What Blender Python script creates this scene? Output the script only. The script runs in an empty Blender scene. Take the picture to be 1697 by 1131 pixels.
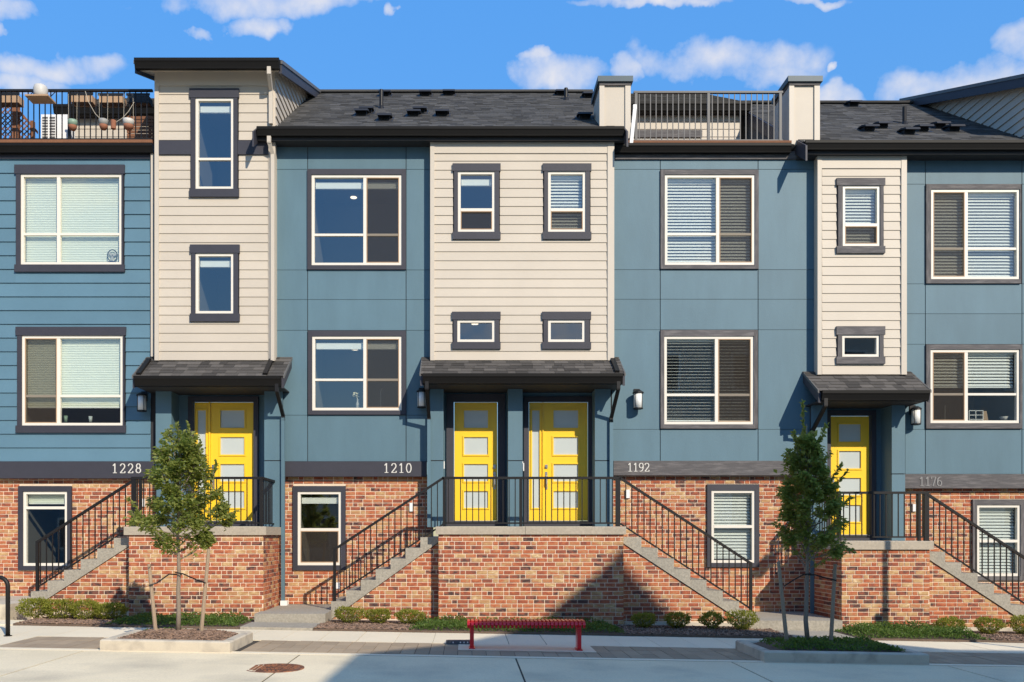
import bpy, math, random
from mathutils import Vector
random.seed(7)
R = random.random
U = random.uniform
scene = bpy.context.scene
col = scene.collection

# ------------------------------------------------------------------ camera
F, VX, VY = 1450.0, 773.0, 887.0          # focal length and vanishing point of the photograph, in its pixels
CAMY, H = -17.9, 1.68                     # facade plane is y = 0, pavement is z = 0 at x = 0
cam_d = bpy.data.cameras.new('camera')
cam = bpy.data.objects.new('camera', cam_d)
col.objects.link(cam)
cam.location = (0, CAMY, H)
cam.rotation_euler = (math.radians(90), 0, 0)
cam_d.sensor_width = 36
cam_d.lens = 36 * F / 1697
cam_d.shift_x = (848.5 - VX) / 1697
cam_d.shift_y = (VY - 565.5) / 1697
cam_d.clip_end = 3000
scene.camera = cam

# ------------------------------------------------------------------ light
SX, SZ = 0.60, 0.71                       # run of the sun's rays per metre of depth: sideways, down
sun_dir = Vector((SX, -1, SZ)).normalized()
sun_d = bpy.data.lights.new('sun', 'SUN')
sun_d.energy = 5.0
sun_d.angle = math.radians(0.5)
sun_d.color = (1.0, 0.91, 0.77)
sun = bpy.data.objects.new('sun', sun_d)
col.objects.link(sun)
sun.rotation_euler = sun_dir.to_track_quat('Z', 'Y').to_euler()
sun.location = (12, -25, 25)

world = bpy.data.worlds.new('World')
scene.world = world
world.use_nodes = True
wn, wl = world.node_tree.nodes, world.node_tree.links
wn.clear()
w_out = wn.new('ShaderNodeOutputWorld')
w_bg = wn.new('ShaderNodeBackground')
w_bg.inputs['Strength'].default_value = 0.075
sky = wn.new('ShaderNodeTexSky')
sky.sky_type = 'NISHITA'
sky.sun_disc = False
sky.sun_elevation = math.asin(sun_dir.z)
sky.sun_rotation = math.atan2(sun_dir.x, sun_dir.y)
sky.altitude = 100
sky.air_density = 1.0
sky.dust_density = 0.2
sky.ozone_density = 3.0


def wmath(op, a, b=None, c=None, clamp=False):
    n = wn.new('ShaderNodeMath')
    n.operation = op
    n.use_clamp = clamp
    for i, v in enumerate((a, b, c)):
        if v is None:
            continue
        if isinstance(v, (int, float)):
            n.inputs[i].default_value = v
        else:
            wl.new(v, n.inputs[i])
    return n.outputs[0]


w_geo = wn.new('ShaderNodeTexCoord')
w_sep = wn.new('ShaderNodeSeparateXYZ')
wl.new(w_geo.outputs['Generated'], w_sep.inputs[0])
dx, dy, dz = w_sep.outputs
dys = wmath('MAXIMUM', dy, 0.05)
cu = wmath('DIVIDE', dx, dys)
cv = wmath('DIVIDE', dz, dys)
w_cmb = wn.new('ShaderNodeCombineXYZ')
wl.new(cu, w_cmb.inputs[0])
wl.new(cv, w_cmb.inputs[1])
w_noise = wn.new('ShaderNodeTexNoise')
w_noise.inputs['Scale'].default_value = 19
w_noise.inputs['Detail'].default_value = 9
w_noise.inputs['Roughness'].default_value = 0.55
wl.new(w_geo.outputs['Generated'], w_noise.inputs['Vector'])
# clouds drifting over the roofs, each at its own bearing and height in the sky
w_warp = wn.new('ShaderNodeTexNoise')
w_warp.inputs['Scale'].default_value = 30
w_warp.inputs['Detail'].default_value = 5
wl.new(w_geo.outputs['Generated'], w_warp.inputs['Vector'])
w_wsep = wn.new('ShaderNodeSeparateColor')
wl.new(w_warp.outputs['Color'], w_wsep.inputs[0])
cu = wmath('ADD', cu, wmath('MULTIPLY', wmath('SUBTRACT', w_wsep.outputs[0], 0.5), 0.085))
cv = wmath('ADD', cv, wmath('MULTIPLY', wmath('SUBTRACT', w_wsep.outputs[1], 0.5), 0.045))
field = None
for (bx_, by_, rx_, ry_) in [(430, 2, 190, 30), (540, 0, 90, 24), (420, 42, 60, 24), (350, 60, 26, 11), (655, 14, 19, 12),
                             (15, 18, 60, 26), (5, 50, 22, 14), (85, 112, 105, 26), (20, 140, 90, 22),
                             (935, 122, 110, 34), (890, 98, 30, 12), (1045, 112, 30, 24), (1190, 100, 165, 40),
                             (1240, 122, 110, 26), (1373, 117, 11, 9), (1690, 68, 70, 40), (1600, 150, 190, 40),
                             (1660, 130, 110, 40), (1390, 165, 45, 22), (1080, 2, 140, 12), (1350, 3, 60, 9)]:
    a = wmath('DIVIDE', wmath('SUBTRACT', cu, (bx_ - VX) / F), rx_ / F)
    b = wmath('DIVIDE', wmath('SUBTRACT', cv, (VY - by_) / F), ry_ / F)
    d2 = wmath('ADD', wmath('MULTIPLY', a, a), wmath('MULTIPLY', b, b))
    f = wmath('SUBTRACT', 1.0, wmath('MULTIPLY', d2, 0.62), clamp=True)
    field = f if field is None else wmath('MAXIMUM', field, f)
# unseen clouds over the rest of the sky, cover thickened for more neutral fill light
w_map = wn.new('ShaderNodeMapping')
w_map.inputs['Scale'].default_value = (1.4, 1.4, 4.5)
wl.new(w_geo.outputs['Generated'], w_map.inputs[0])
w_n2 = wn.new('ShaderNodeTexNoise')
w_n2.inputs['Scale'].default_value = 1.7
w_n2.inputs['Detail'].default_value = 6
wl.new(w_map.outputs[0], w_n2.inputs['Vector'])
behind = wmath('MULTIPLY', wmath('LESS_THAN', dy, 0.3), wmath('MULTIPLY', wmath('SUBTRACT', w_n2.outputs[0], 0.45), 6.0, clamp=True))
field = wmath('MAXIMUM', field, wmath('MULTIPLY', behind, 0.8))
cl = wmath('ADD', wmath('MULTIPLY', field, 1.25), wmath('MULTIPLY', wmath('SUBTRACT', w_noise.outputs[0], 0.5), 3.0))
cl = wmath('MULTIPLY', wmath('SUBTRACT', cl, 0.50), 0.80, clamp=True)
cl = wmath('MULTIPLY', cl, wmath('MULTIPLY', field, 2.0, clamp=True), clamp=True)
cl = wmath('MULTIPLY', wmath('POWER', cl, 0.9), 0.88)
w_hsv = wn.new('ShaderNodeHueSaturation')
w_hsv.inputs['Saturation'].default_value = 1.25
w_hsv.inputs['Value'].default_value = 1.0
# even out the range between the bright and the deep parts of the sky, the same way all round
w_lum = wn.new('ShaderNodeRGBToBW')
wl.new(sky.outputs[0], w_lum.inputs[0])
w_gain = wmath('MULTIPLY', wmath('POWER', wmath('MAXIMUM', w_lum.outputs[0], 0.05), -0.8), 5.5)
w_scl = wn.new('ShaderNodeVectorMath')
w_scl.operation = 'SCALE'
wl.new(sky.outputs[0], w_scl.inputs[0])
wl.new(w_gain, w_scl.inputs['Scale'])
wl.new(w_scl.outputs[0], w_hsv.inputs['Color'])
w_mix = wn.new('ShaderNodeMix')
w_mix.data_type = 'RGBA'
wl.new(cl, w_mix.inputs['Factor'])
wl.new(w_hsv.outputs[0], w_mix.inputs['A'])
w_mix.inputs['B'].default_value = (12.0, 11.6, 11.6, 1)
wl.new(w_mix.outputs['Result'], w_bg.inputs['Color'])
wl.new(w_bg.outputs[0], w_out.inputs['Surface'])

vs = scene.view_settings
vs.view_transform = 'Standard'
vs.look = 'None'
vs.exposure = 0.0
vs.gamma = 1.0
vs.use_curve_mapping = False


# ------------------------------------------------------------------ measuring: photo pixels on a plane y = const -> metres
def S(y):
    return F / (y - CAMY)


def PX(px, y):
    return (px - VX) / S(y)


def PZ(py, y):
    return H + (VY - py) / S(y)


def gz(x):
    return -0.0175 * max(-40, min(40, x))


# ------------------------------------------------------------------ materials
MATS = {}


def mat(name, c, rough=0.6, var=0.10, scale=3.0, bump=0.0, bscale=60.0, rnd=0.0, metal=0.0, spec=0.4, stretch=None,
        fine=0.0, c2=None, lo=0.42, hi=0.62, c2scale=8.0, island=False, coat=0.0):
    m = bpy.data.materials.new(name)
    m.use_nodes = True
    nt = m.node_tree
    n, l = nt.nodes, nt.links
    p = n['Principled BSDF']
    p.inputs['Roughness'].default_value = rough
    p.inputs['Metallic'].default_value = metal
    p.inputs['Specular IOR Level'].default_value = spec
    if coat:
        p.inputs['Coat Weight'].default_value = coat
        p.inputs['Coat Roughness'].default_value = 0.15
    geo = n.new('ShaderNodeNewGeometry')
    vec = geo.outputs['Position']
    if stretch:
        mp = n.new('ShaderNodeMapping')
        mp.inputs['Scale'].default_value = stretch
        l.new(vec, mp.inputs[0])
        vec = mp.outputs[0]

    def mth(op, a, b, clamp=False):
        q = n.new('ShaderNodeMath')
        q.operation = op
        q.use_clamp = clamp
        for i, v in enumerate((a, b)):
            if isinstance(v, (int, float)):
                q.inputs[i].default_value = v
            else:
                l.new(v, q.inputs[i])
        return q.outputs[0]
    no = n.new('ShaderNodeTexNoise')
    no.inputs['Scale'].default_value = scale
    no.inputs['Detail'].default_value = 5
    no.inputs['Roughness'].default_value = 0.6
    l.new(vec, no.inputs['Vector'])
    base = None
    if c2 is not None:
        n3 = n.new('ShaderNodeTexNoise')
        n3.inputs['Scale'].default_value = c2scale
        n3.inputs['Detail'].default_value = 6
        l.new(vec, n3.inputs['Vector'])
        mr = n.new('ShaderNodeMapRange')
        mr.inputs['From Min'].default_value = lo
        mr.inputs['From Max'].default_value = hi
        l.new(n3.outputs[0], mr.inputs[0])
        mx = n.new('ShaderNodeMix')
        mx.data_type = 'RGBA'
        mx.inputs['A'].default_value = (*c, 1)
        mx.inputs['B'].default_value = (*c2, 1)
        l.new(mr.outputs[0], mx.inputs['Factor'])
        base = mx.outputs['Result']
    v = mth('ADD', 1.0 - var, mth('MULTIPLY', no.outputs[0], 2 * var))
    if fine:
        n4 = n.new('ShaderNodeTexNoise')
        n4.inputs['Scale'].default_value = bscale
        n4.inputs['Detail'].default_value = 3
        l.new(vec, n4.inputs['Vector'])
        v = mth('MULTIPLY', v, mth('ADD', 1.0 - fine, mth('MULTIPLY', n4.outputs[0], 2 * fine)))
    if rnd:
        oi = n.new('ShaderNodeObjectInfo')
        r = oi.outputs['Random']
        if island:
            r = mth('FRACT', mth('ADD', r, geo.outputs['Random Per Island']), 0.0)
        v = mth('MULTIPLY', v, mth('ADD', 1.0 - rnd, mth('MULTIPLY', r, 2 * rnd)))
    vm = n.new('ShaderNodeVectorMath')
    vm.operation = 'SCALE'
    if base is None:
        vm.inputs[0].default_value = c
    else:
        l.new(base, vm.inputs[0])
    l.new(v, vm.inputs['Scale'])
    l.new(vm.outputs[0], p.inputs['Base Color'])
    if bump:
        nb = n.new('ShaderNodeTexNoise')
        nb.inputs['Scale'].default_value = bscale
        nb.inputs['Detail'].default_value = 4
        l.new(vec, nb.inputs['Vector'])
        bp = n.new('ShaderNodeBump')
        bp.inputs['Strength'].default_value = bump
        bp.inputs['Distance'].default_value = 0.01
        l.new(nb.outputs[0], bp.inputs['Height'])
        l.new(bp.outputs[0], p.inputs['Normal'])
    MATS[name] = m
    return m


mat('blue_siding', (0.100, 0.192, 0.252), 0.55, 0.16, 1.1, 0.15, 90, rnd=0.05, fine=0.04)
mat('blue_panel', (0.097, 0.172, 0.212), 0.55, 0.20, 1.3, 0.2, 60, rnd=0.055, stretch=(1.6, 1.6, 0.45), fine=0.04)
mat('cream_siding', (0.55, 0.478, 0.385), 0.55, 0.09, 1.3, 0.12, 70, rnd=0.03, fine=0.03)
mat('cream_trim', (0.56, 0.49, 0.40), 0.5, 0.05, 2.0)
mat('charcoal_trim', (0.040, 0.039, 0.050), 0.55, 0.15, 5, 0.2, 60, rnd=0.06, fine=0.1)
mat('weathered_trim', (0.10, 0.092, 0.092), 0.75, 0.2, 6, 0.4, 40, rnd=0.08, stretch=(1, 1, 7), fine=0.25,
    c2=(0.17, 0.155, 0.15), lo=0.45, hi=0.75, c2scale=3)
mat('weathered_trim_upright', (0.10, 0.092, 0.092), 0.75, 0.2, 6, 0.4, 40, rnd=0.08, stretch=(7, 1, 1), fine=0.25,
    c2=(0.17, 0.155, 0.15), lo=0.45, hi=0.75, c2scale=3)
mat('vinyl_white', (0.76, 0.70, 0.60), 0.4, 0.03)
mat('gutter_black', (0.010, 0.009, 0.008), 0.5, 0.15, 4, spec=0.15)
mat('soffit_dark', (0.03, 0.03, 0.032), 0.7, 0.1)
mat('metal_black', (0.011, 0.010, 0.010), 0.5, 0.1, 8, spec=0.3, rnd=0.08)
mat('metal_grey', (0.12, 0.115, 0.11), 0.5, 0.15, 6)
mat('metal_cap', (0.07, 0.10, 0.115), 0.5, 0.1, 4, metal=0.0)
mat('steel', (0.55, 0.53, 0.50), 0.3, 0.05, metal=0.9)
mat('white_plastic', (0.80, 0.79, 0.76), 0.4, 0.03)
mat('door_yellow', (0.93, 0.58, 0.028), 0.38, 0.03, 2, coat=0.15)
mat('frosted_glass', (0.52, 0.56, 0.54), 0.22, 0.05, 3, spec=0.6)
mat('lamp_glass', (0.80, 0.80, 0.76), 0.3, 0.03)
mat('concrete_walk', (0.80, 0.69, 0.50), 0.85, 0.11, 0.9, 0.15, 50, rnd=0.05, fine=0.10)
mat('concrete_road', (0.78, 0.655, 0.44), 0.85, 0.16, 0.9, 0.25, 45, rnd=0.04, fine=0.2, c2=(0.56, 0.475, 0.33), lo=0.5, hi=0.75, c2scale=0.8)
mat('concrete_kerb', (0.55, 0.48, 0.37), 0.9, 0.14, 2.5, 0.3, 80, fine=0.12, c2=(0.36, 0.31, 0.245), lo=0.48, hi=0.72, c2scale=4)
mat('aggregate', (0.34, 0.305, 0.245), 0.95, 0.16, 3, 0.6, 28, rnd=0.05, fine=0.4)
mat('cap_stone', (0.40, 0.34, 0.26), 0.9, 0.12, 3, 0.4, 26, rnd=0.04, fine=0.22)
mat('joint_dark', (0.055, 0.048, 0.04), 0.95, 0.2)
mat('paver_tan', (0.37, 0.28, 0.185), 0.9, 0.12, 2.5, 0.3, 90, rnd=0.12, fine=0.12)
mat('mortar', (0.76, 0.60, 0.45), 0.95, 0.14, 3, 0.4, 90, fine=0.15)
mat('shingle', (0.078, 0.075, 0.071), 0.95, 0.25, 1.2, 0.5, 120, rnd=0.42, fine=0.5, island=True)
mat('shingle_porch', (0.080, 0.072, 0.064), 0.95, 0.2, 2, 0.5, 120, rnd=0.5, fine=0.5, island=True)
mat('vent_black', (0.012, 0.012, 0.014), 0.6, 0.1, spec=0.6)
mat('sheathing', (0.03, 0.03, 0.033), 0.9, 0.1)
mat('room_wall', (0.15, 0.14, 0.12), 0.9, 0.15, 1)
mat('blind_white', (0.88, 0.88, 0.84), 0.55, 0.03)
mat('shade_cream', (0.84, 0.86, 0.74), 0.8, 0.03)
mat('soil', (0.13, 0.09, 0.065), 0.95, 0.3, 9, 0.8, 40, fine=0.4)
mat('mulch', (0.23, 0.15, 0.105), 0.95, 0.2, 5, rnd=0.55, island=True)
mat('bark', (0.24, 0.19, 0.145), 0.9, 0.2, 12, 0.5, 60, fine=0.25)
mat('stake_wood', (0.34, 0.25, 0.17), 0.9, 0.2, 6, 0.4, 50, fine=0.3, stretch=(5, 5, 1))
mat('brown_wood', (0.20, 0.085, 0.04), 0.8, 0.2, 6, 0.3, 40, fine=0.2, rnd=0.1)
mat('tan_wood', (0.42, 0.27, 0.16), 0.8, 0.15, 6, rnd=0.08)
mat('terracotta', (0.28, 0.11, 0.06), 0.8, 0.1)
mat('pot_white', (0.55, 0.52, 0.47), 0.5, 0.05)
mat('pot_grey', (0.30, 0.29, 0.27), 0.6, 0.08)
mat('pot_green', (0.24, 0.34, 0.25), 0.4, 0.08)
mat('bench_red', (0.78, 0.010, 0.022), 0.3, 0.05, 3, spec=0.5, coat=0.3)
mat('rust', (0.30, 0.12, 0.055), 0.85, 0.25, 10, 0.3, 50, fine=0.3, c2=(0.10, 0.05, 0.035), c2scale=14)
mat('rope', (0.45, 0.40, 0.32), 0.9)
mat('digit_white', (0.66, 0.63, 0.57), 0.4, 0.05)
mat('digit_faded', (0.26, 0.25, 0.24), 0.4, 0.15, 20)
mat('plaque', (0.10, 0.11, 0.12), 0.5, 0.1)
mat('flower', (0.85, 0.78, 0.55), 0.6)
mat('dark_earth', (0.10, 0.085, 0.07), 0.95, 0.3, 0.6)


def leaf_mat(name, c, c2, tr):
    m = bpy.data.materials.new(name)
    m.use_nodes = True
    n, l = m.node_tree.nodes, m.node_tree.links
    n.clear()
    out = n.new('ShaderNodeOutputMaterial')
    geo = n.new('ShaderNodeNewGeometry')
    mx = n.new('ShaderNodeMix')
    mx.data_type = 'RGBA'
    mx.inputs['A'].default_value = (*c, 1)
    mx.inputs['B'].default_value = (*c2, 1)
    l.new(geo.outputs['Random Per Island'], mx.inputs['Factor'])
    p = n.new('ShaderNodeBsdfPrincipled')
    p.inputs['Roughness'].default_value = 0.5
    p.inputs['Specular IOR Level'].default_value = 0.25
    l.new(mx.outputs['Result'], p.inputs['Base Color'])
    t = n.new('ShaderNodeBsdfTranslucent')
    t.inputs['Color'].default_value = (*tr, 1)
    ms = n.new('ShaderNodeMixShader')
    ms.inputs[0].default_value = 0.42
    l.new(p.outputs[0], ms.inputs[1])
    l.new(t.outputs[0], ms.inputs[2])
    l.new(ms.outputs[0], out.inputs[0])
    MATS[name] = m


leaf_mat('leaf_pear', (0.09, 0.13, 0.027), (0.31, 0.32, 0.09), (0.42, 0.48, 0.085))
leaf_mat('leaf_box', (0.16, 0.18, 0.02), (0.34, 0.33, 0.06), (0.36, 0.40, 0.06))
leaf_mat('leaf_cover', (0.05, 0.10, 0.018), (0.15, 0.21, 0.045), (0.20, 0.32, 0.05))


def brick_mat():
    m = bpy.data.materials.new('brick')
    m.use_nodes = True
    n, l = m.node_tree.nodes, m.node_tree.links
    p = n['Principled BSDF']
    p.inputs['Roughness'].default_value = 0.9
    p.inputs['Specular IOR Level'].default_value = 0.2
    geo = n.new('ShaderNodeNewGeometry')
    oi = n.new('ShaderNodeObjectInfo')

    def mth(op, a, b=0.0, clamp=False):
        q = n.new('ShaderNodeMath')
        q.operation = op
        q.use_clamp = clamp
        for i, v in enumerate((a, b)):
            if isinstance(v, (int, float)):
                q.inputs[i].default_value = v
            else:
                l.new(v, q.inputs[i])
        return q.outputs[0]

    def noise(sc, det=4, stretch=None):
        q = n.new('ShaderNodeTexNoise')
        q.inputs['Scale'].default_value = sc
        q.inputs['Detail'].default_value = det
        v = geo.outputs['Position']
        if stretch:
            mp = n.new('ShaderNodeMapping')
            mp.inputs['Scale'].default_value = stretch
            l.new(v, mp.inputs[0])
            v = mp.outputs[0]
        l.new(v, q.inputs['Vector'])
        return q.outputs[0]
    r = mth('FRACT', mth('ADD', oi.outputs['Random'], geo.outputs['Random Per Island']))
    fac = mth('ADD', mth('ADD', mth('MULTIPLY', r, 0.74), 0.06), mth('MULTIPLY', mth('SUBTRACT', noise(10, 5, (1, 1, 1.8)), 0.5), 1.05), True)
    fac = mth('ADD', fac, mth('MULTIPLY', mth('SUBTRACT', noise(1.1, 3), 0.50), 0.3), True)
    cr = n.new('ShaderNodeValToRGB')
    e = cr.color_ramp.elements
    e[0].position, e[0].color = 0.0, (0.075, 0.045, 0.04, 1)
    e[1].position, e[1].color = 1.0, (0.68, 0.50, 0.30, 1)
    for pos, c in [(0.07, (0.16, 0.075, 0.055, 1)), (0.18, (0.27, 0.085, 0.052, 1)), (0.36, (0.37, 0.105, 0.052, 1)),
                   (0.50, (0.47, 0.155, 0.070, 1)), (0.62, (0.43, 0.205, 0.10, 1)), (0.74, (0.46, 0.27, 0.125, 1)), (0.88, (0.54, 0.35, 0.17, 1))]:
        q = e.new(pos)
        q.color = c
    l.new(fac, cr.inputs[0])
    sp = mth('MULTIPLY', mth('SUBTRACT', noise(3.3, 5), 0.735), 18.0, True)
    mx = n.new('ShaderNodeMix')
    mx.data_type = 'RGBA'
    l.new(sp, mx.inputs['Factor'])
    l.new(cr.outputs[0], mx.inputs['A'])
    mx.inputs['B'].default_value = (0.66, 0.58, 0.48, 1)
    vm = n.new('ShaderNodeVectorMath')
    vm.operation = 'SCALE'
    l.new(mx.outputs['Result'], vm.inputs[0])
    l.new(mth('ADD', 0.82, mth('MULTIPLY', noise(70, 3), 0.4)), vm.inputs['Scale'])
    l.new(vm.outputs[0], p.inputs['Base Color'])
    nb = n.new('ShaderNodeTexNoise')
    nb.inputs['Scale'].default_value = 60
    l.new(geo.outputs['Position'], nb.inputs['Vector'])
    bp = n.new('ShaderNodeBump')
    bp.inputs['Strength'].default_value = 0.5
    bp.inputs['Distance'].default_value = 0.008
    l.new(nb.outputs[0], bp.inputs['Height'])
    l.new(bp.outputs[0], p.inputs['Normal'])
    MATS['brick'] = m


brick_mat()


def glass_mat(name, tint, refl, opaque=None, oc=(0.1, 0.08, 0.06)):
    m = bpy.data.materials.new(name)
    m.use_nodes = True
    n, l = m.node_tree.nodes, m.node_tree.links
    n.clear()
    out = n.new('ShaderNodeOutputMaterial')
    tr = n.new('ShaderNodeBsdfTransparent')
    tr.inputs[0].default_value = (*tint, 1)
    if opaque is not None:
        df = n.new('ShaderNodeBsdfDiffuse')
        df.inputs[0].default_value = (*oc, 1)
        ms = n.new('ShaderNodeMixShader')
        ms.inputs[0].default_value = opaque
        l.new(tr.outputs[0], ms.inputs[1])
        l.new(df.outputs[0], ms.inputs[2])
        l.new(ms.outputs[0], out.inputs[0])
    else:
        gl = n.new('ShaderNodeBsdfGlossy')
        gl.inputs['Roughness'].default_value = 0.02
        geo = n.new('ShaderNodeNewGeometry')
        no = n.new('ShaderNodeTexNoise')
        no.inputs['Scale'].default_value = 1.3
        l.new(geo.outputs['Position'], no.inputs['Vector'])
        bp = n.new('ShaderNodeBump')
        bp.inputs['Strength'].default_value = 0.05
        bp.inputs['Distance'].default_value = 0.02
        l.new(no.outputs[0], bp.inputs['Height'])
        l.new(bp.outputs[0], gl.inputs['Normal'])
        ms = n.new('ShaderNodeMixShader')
        ms.inputs[0].default_value = refl
        l.new(tr.outputs[0], ms.inputs[1])
        l.new(gl.outputs[0], ms.inputs[2])
        l.new(ms.outputs[0], out.inputs[0])
    MATS[name] = m


glass_mat('window_glass', (0.88, 0.92, 0.89), 0.25)
glass_mat('insect_screen', (0.85, 0.82, 0.78), 0, opaque=0.36, oc=(0.075, 0.062, 0.052))


# ------------------------------------------------------------------ building blocks
WL = {}


def link(name, me, m, parent, loc):
    o = bpy.data.objects.new(name, me)
    col.objects.link(o)
    if m is not None and me is not None and not me.materials:
        me.materials.append(MATS[m])
    loc = Vector(loc)
    WL[o.name] = loc
    if parent is not None:
        o.parent = parent
        o.location = loc - WL[parent.name]
    else:
        o.location = loc
    return o


def thing(name, loc, label, cat, group=None):
    o = link(name, None, None, None, loc)
    o.empty_display_size = 0.3
    return tag(o, label, cat, group)


def tag(o, label, cat, group=None):
    o['label'] = label
    o['category'] = cat
    if group:
        o['group'] = group
    return o


def struct(o):
    o['kind'] = 'structure'
    return o


def stuff(o, label=None, cat=None):
    o['kind'] = 'stuff'
    if label:
        o['label'] = label
        o['category'] = cat
    return o


class MB:
    def __init__(s):
        s.v, s.f = [], []

    def add(s, vs_, fs):
        b = len(s.v)
        s.v += [tuple(p) for p in vs_]
        s.f += [tuple(b + i for i in q) for q in fs]
        return s

    def box(s, x0, x1, y0, y1, z0, z1):
        if x0 > x1: x0, x1 = x1, x0
        if y0 > y1: y0, y1 = y1, y0
        if z0 > z1: z0, z1 = z1, z0
        return s.add([(x0, y0, z0), (x1, y0, z0), (x1, y1, z0), (x0, y1, z0), (x0, y0, z1), (x1, y0, z1), (x1, y1, z1), (x0, y1, z1)],
                     [(0, 3, 2, 1), (4, 5, 6, 7), (0, 1, 5, 4), (1, 2, 6, 5), (2, 3, 7, 6), (3, 0, 4, 7)])

    def prism(s, poly, axis, a0, a1):
        # poly in the two remaining axes (x: (y,z), y: (x,z), z: (x,y))
        def P(p, a):
            return {'x': (a, p[0], p[1]), 'y': (p[0], a, p[1]), 'z': (p[0], p[1], a)}[axis]
        n = len(poly)
        area = sum(poly[i][0] * poly[(i + 1) % n][1] - poly[(i + 1) % n][0] * poly[i][1] for i in range(n))
        if area < 0:
            poly = poly[::-1]
        vs_ = [P(p, a0) for p in poly] + [P(p, a1) for p in poly]
        fs = [tuple(range(n))[::-1], tuple(range(n, 2 * n))] + [(i, (i + 1) % n, n + (i + 1) % n, n + i) for i in range(n)]
        flip = (axis == 'y') != (a1 < a0)
        if flip:
            fs = [q[::-1] for q in fs]
        return s.add(vs_, fs)

    def bar(s, p, q, w, h=None, up=(0, 0, 1)):
        # square bar from p to q
        h = h or w
        p, q = Vector(p), Vector(q)
        d = (q - p).normalized()
        upv = Vector(up)
        if abs(d.dot(upv)) > 0.98:
            upv = Vector((0, 1, 0))
        a = d.cross(upv).normalized() * (w / 2)
        b = a.cross(d).normalized() * (h / 2)
        vs_ = [p - a - b, p + a - b, p + a + b, p - a + b, q - a - b, q + a - b, q + a + b, q - a + b]
        return s.add(vs_, [(0, 1, 2, 3), (7, 6, 5, 4), (0, 4, 5, 1), (1, 5, 6, 2), (2, 6, 7, 3), (3, 7, 4, 0)])

    def tube(s, pts, rads, n=8, caps=True):
        pts = [Vector(p) for p in pts]
        if isinstance(rads, (int, float)):
            rads = [rads] * len(pts)
        b = len(s.v)
        for i, p in enumerate(pts):
            d = (pts[min(i + 1, len(pts) - 1)] - pts[max(i - 1, 0)]).normalized()
            u = d.cross(Vector((0.123, 1, 0.05)))
            if u.length < 1e-3:
                u = d.cross(Vector((1, 0, 0)))
            u.normalize()
            w = d.cross(u)
            for k in range(n):
                t = 2 * math.pi * k / n
                s.v.append(tuple(p + (u * math.cos(t) + w * math.sin(t)) * rads[i]))
        for i in range(len(pts) - 1):
            for k in range(n):
                s.f.append((b + i * n + k, b + i * n + (k + 1) % n, b + (i + 1) * n + (k + 1) % n, b + (i + 1) * n + k))
        if caps:
            s.f.append(tuple(b + k for k in range(n))[::-1])
            e = b + (len(pts) - 1) * n
            s.f.append(tuple(e + k for k in range(n)))
        return s

    def lathe(s, prof, cx, cy, n=16):
        b = len(s.v)
        for r, z in prof:
            for k in range(n):
                t = 2 * math.pi * k / n
                s.v.append((cx + r * math.cos(t), cy + r * math.sin(t), z))
        for i in range(len(prof) - 1):
            for k in range(n):
                s.f.append((b + i * n + k, b + i * n + (k + 1) % n, b + (i + 1) * n + (k + 1) % n, b + (i + 1) * n + k))
        s.f.append(tuple(b + k for k in range(n))[::-1])
        e = b + (len(prof) - 1) * n
        s.f.append(tuple(e + k for k in range(n)))
        return s

    def build(s, name, m, parent=None, smooth=False, base=False):
        lo = [min(v[i] for v in s.v) for i in range(3)]
        hi = [max(v[i] for v in s.v) for i in range(3)]
        c = [(lo[i] + hi[i]) / 2 for i in range(3)]
        if base:
            c[2] = lo[2]
        me = bpy.data.meshes.new(name)
        me.from_pydata([(v[0] - c[0], v[1] - c[1], v[2] - c[2]) for v in s.v], [], s.f)
        if smooth:
            me.polygons.foreach_set('use_smooth', [True] * len(me.polygons))
        me.update()
        return link(name, me, m, parent, c)


def one(name, m, parent, x0, x1, y0, y1, z0, z1):
    return MB().box(x0, x1, y0, y1, z0, z1).build(name, m, parent)


def pbox(name, m, parent, a, b, c, d, yf, yb):
    """box whose front face covers photo pixels a..b, c..d on plane yf"""
    return one(name, m, parent, PX(a, yf), PX(b, yf), yf, yb, PZ(d, yf), PZ(c, yf))


def holed(name, m, parent, x0, x1, z0, z1, holes, y0, y1):
    """wall slab with rectangular openings"""
    xs = sorted({x0, x1, *[min(max(v, x0), x1) for h in holes for v in h[:2]]})
    zs = sorted({z0, z1, *[min(max(v, z0), z1) for h in holes for v in h[2:]]})
    mb = MB()
    for i in range(len(xs) - 1):
        for j in range(len(zs) - 1):
            cx, cz = (xs[i] + xs[i + 1]) / 2, (zs[j] + zs[j + 1]) / 2
            if any(h[0] < cx < h[1] and h[2] < cz < h[3] for h in holes):
                continue
            if xs[i + 1] - xs[i] > 1e-5 and zs[j + 1] - zs[j] > 1e-5:
                mb.box(xs[i], xs[i + 1], y0, y1, zs[j], zs[j + 1])
    return mb.build(name, m, parent)


def rect(px, y):
    """photo rectangle (x0,x1,y0,y1) on plane y -> (x0,x1,z0,z1)"""
    return (PX(px[0], y), PX(px[1], y), PZ(px[3], y), PZ(px[2], y))


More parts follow.
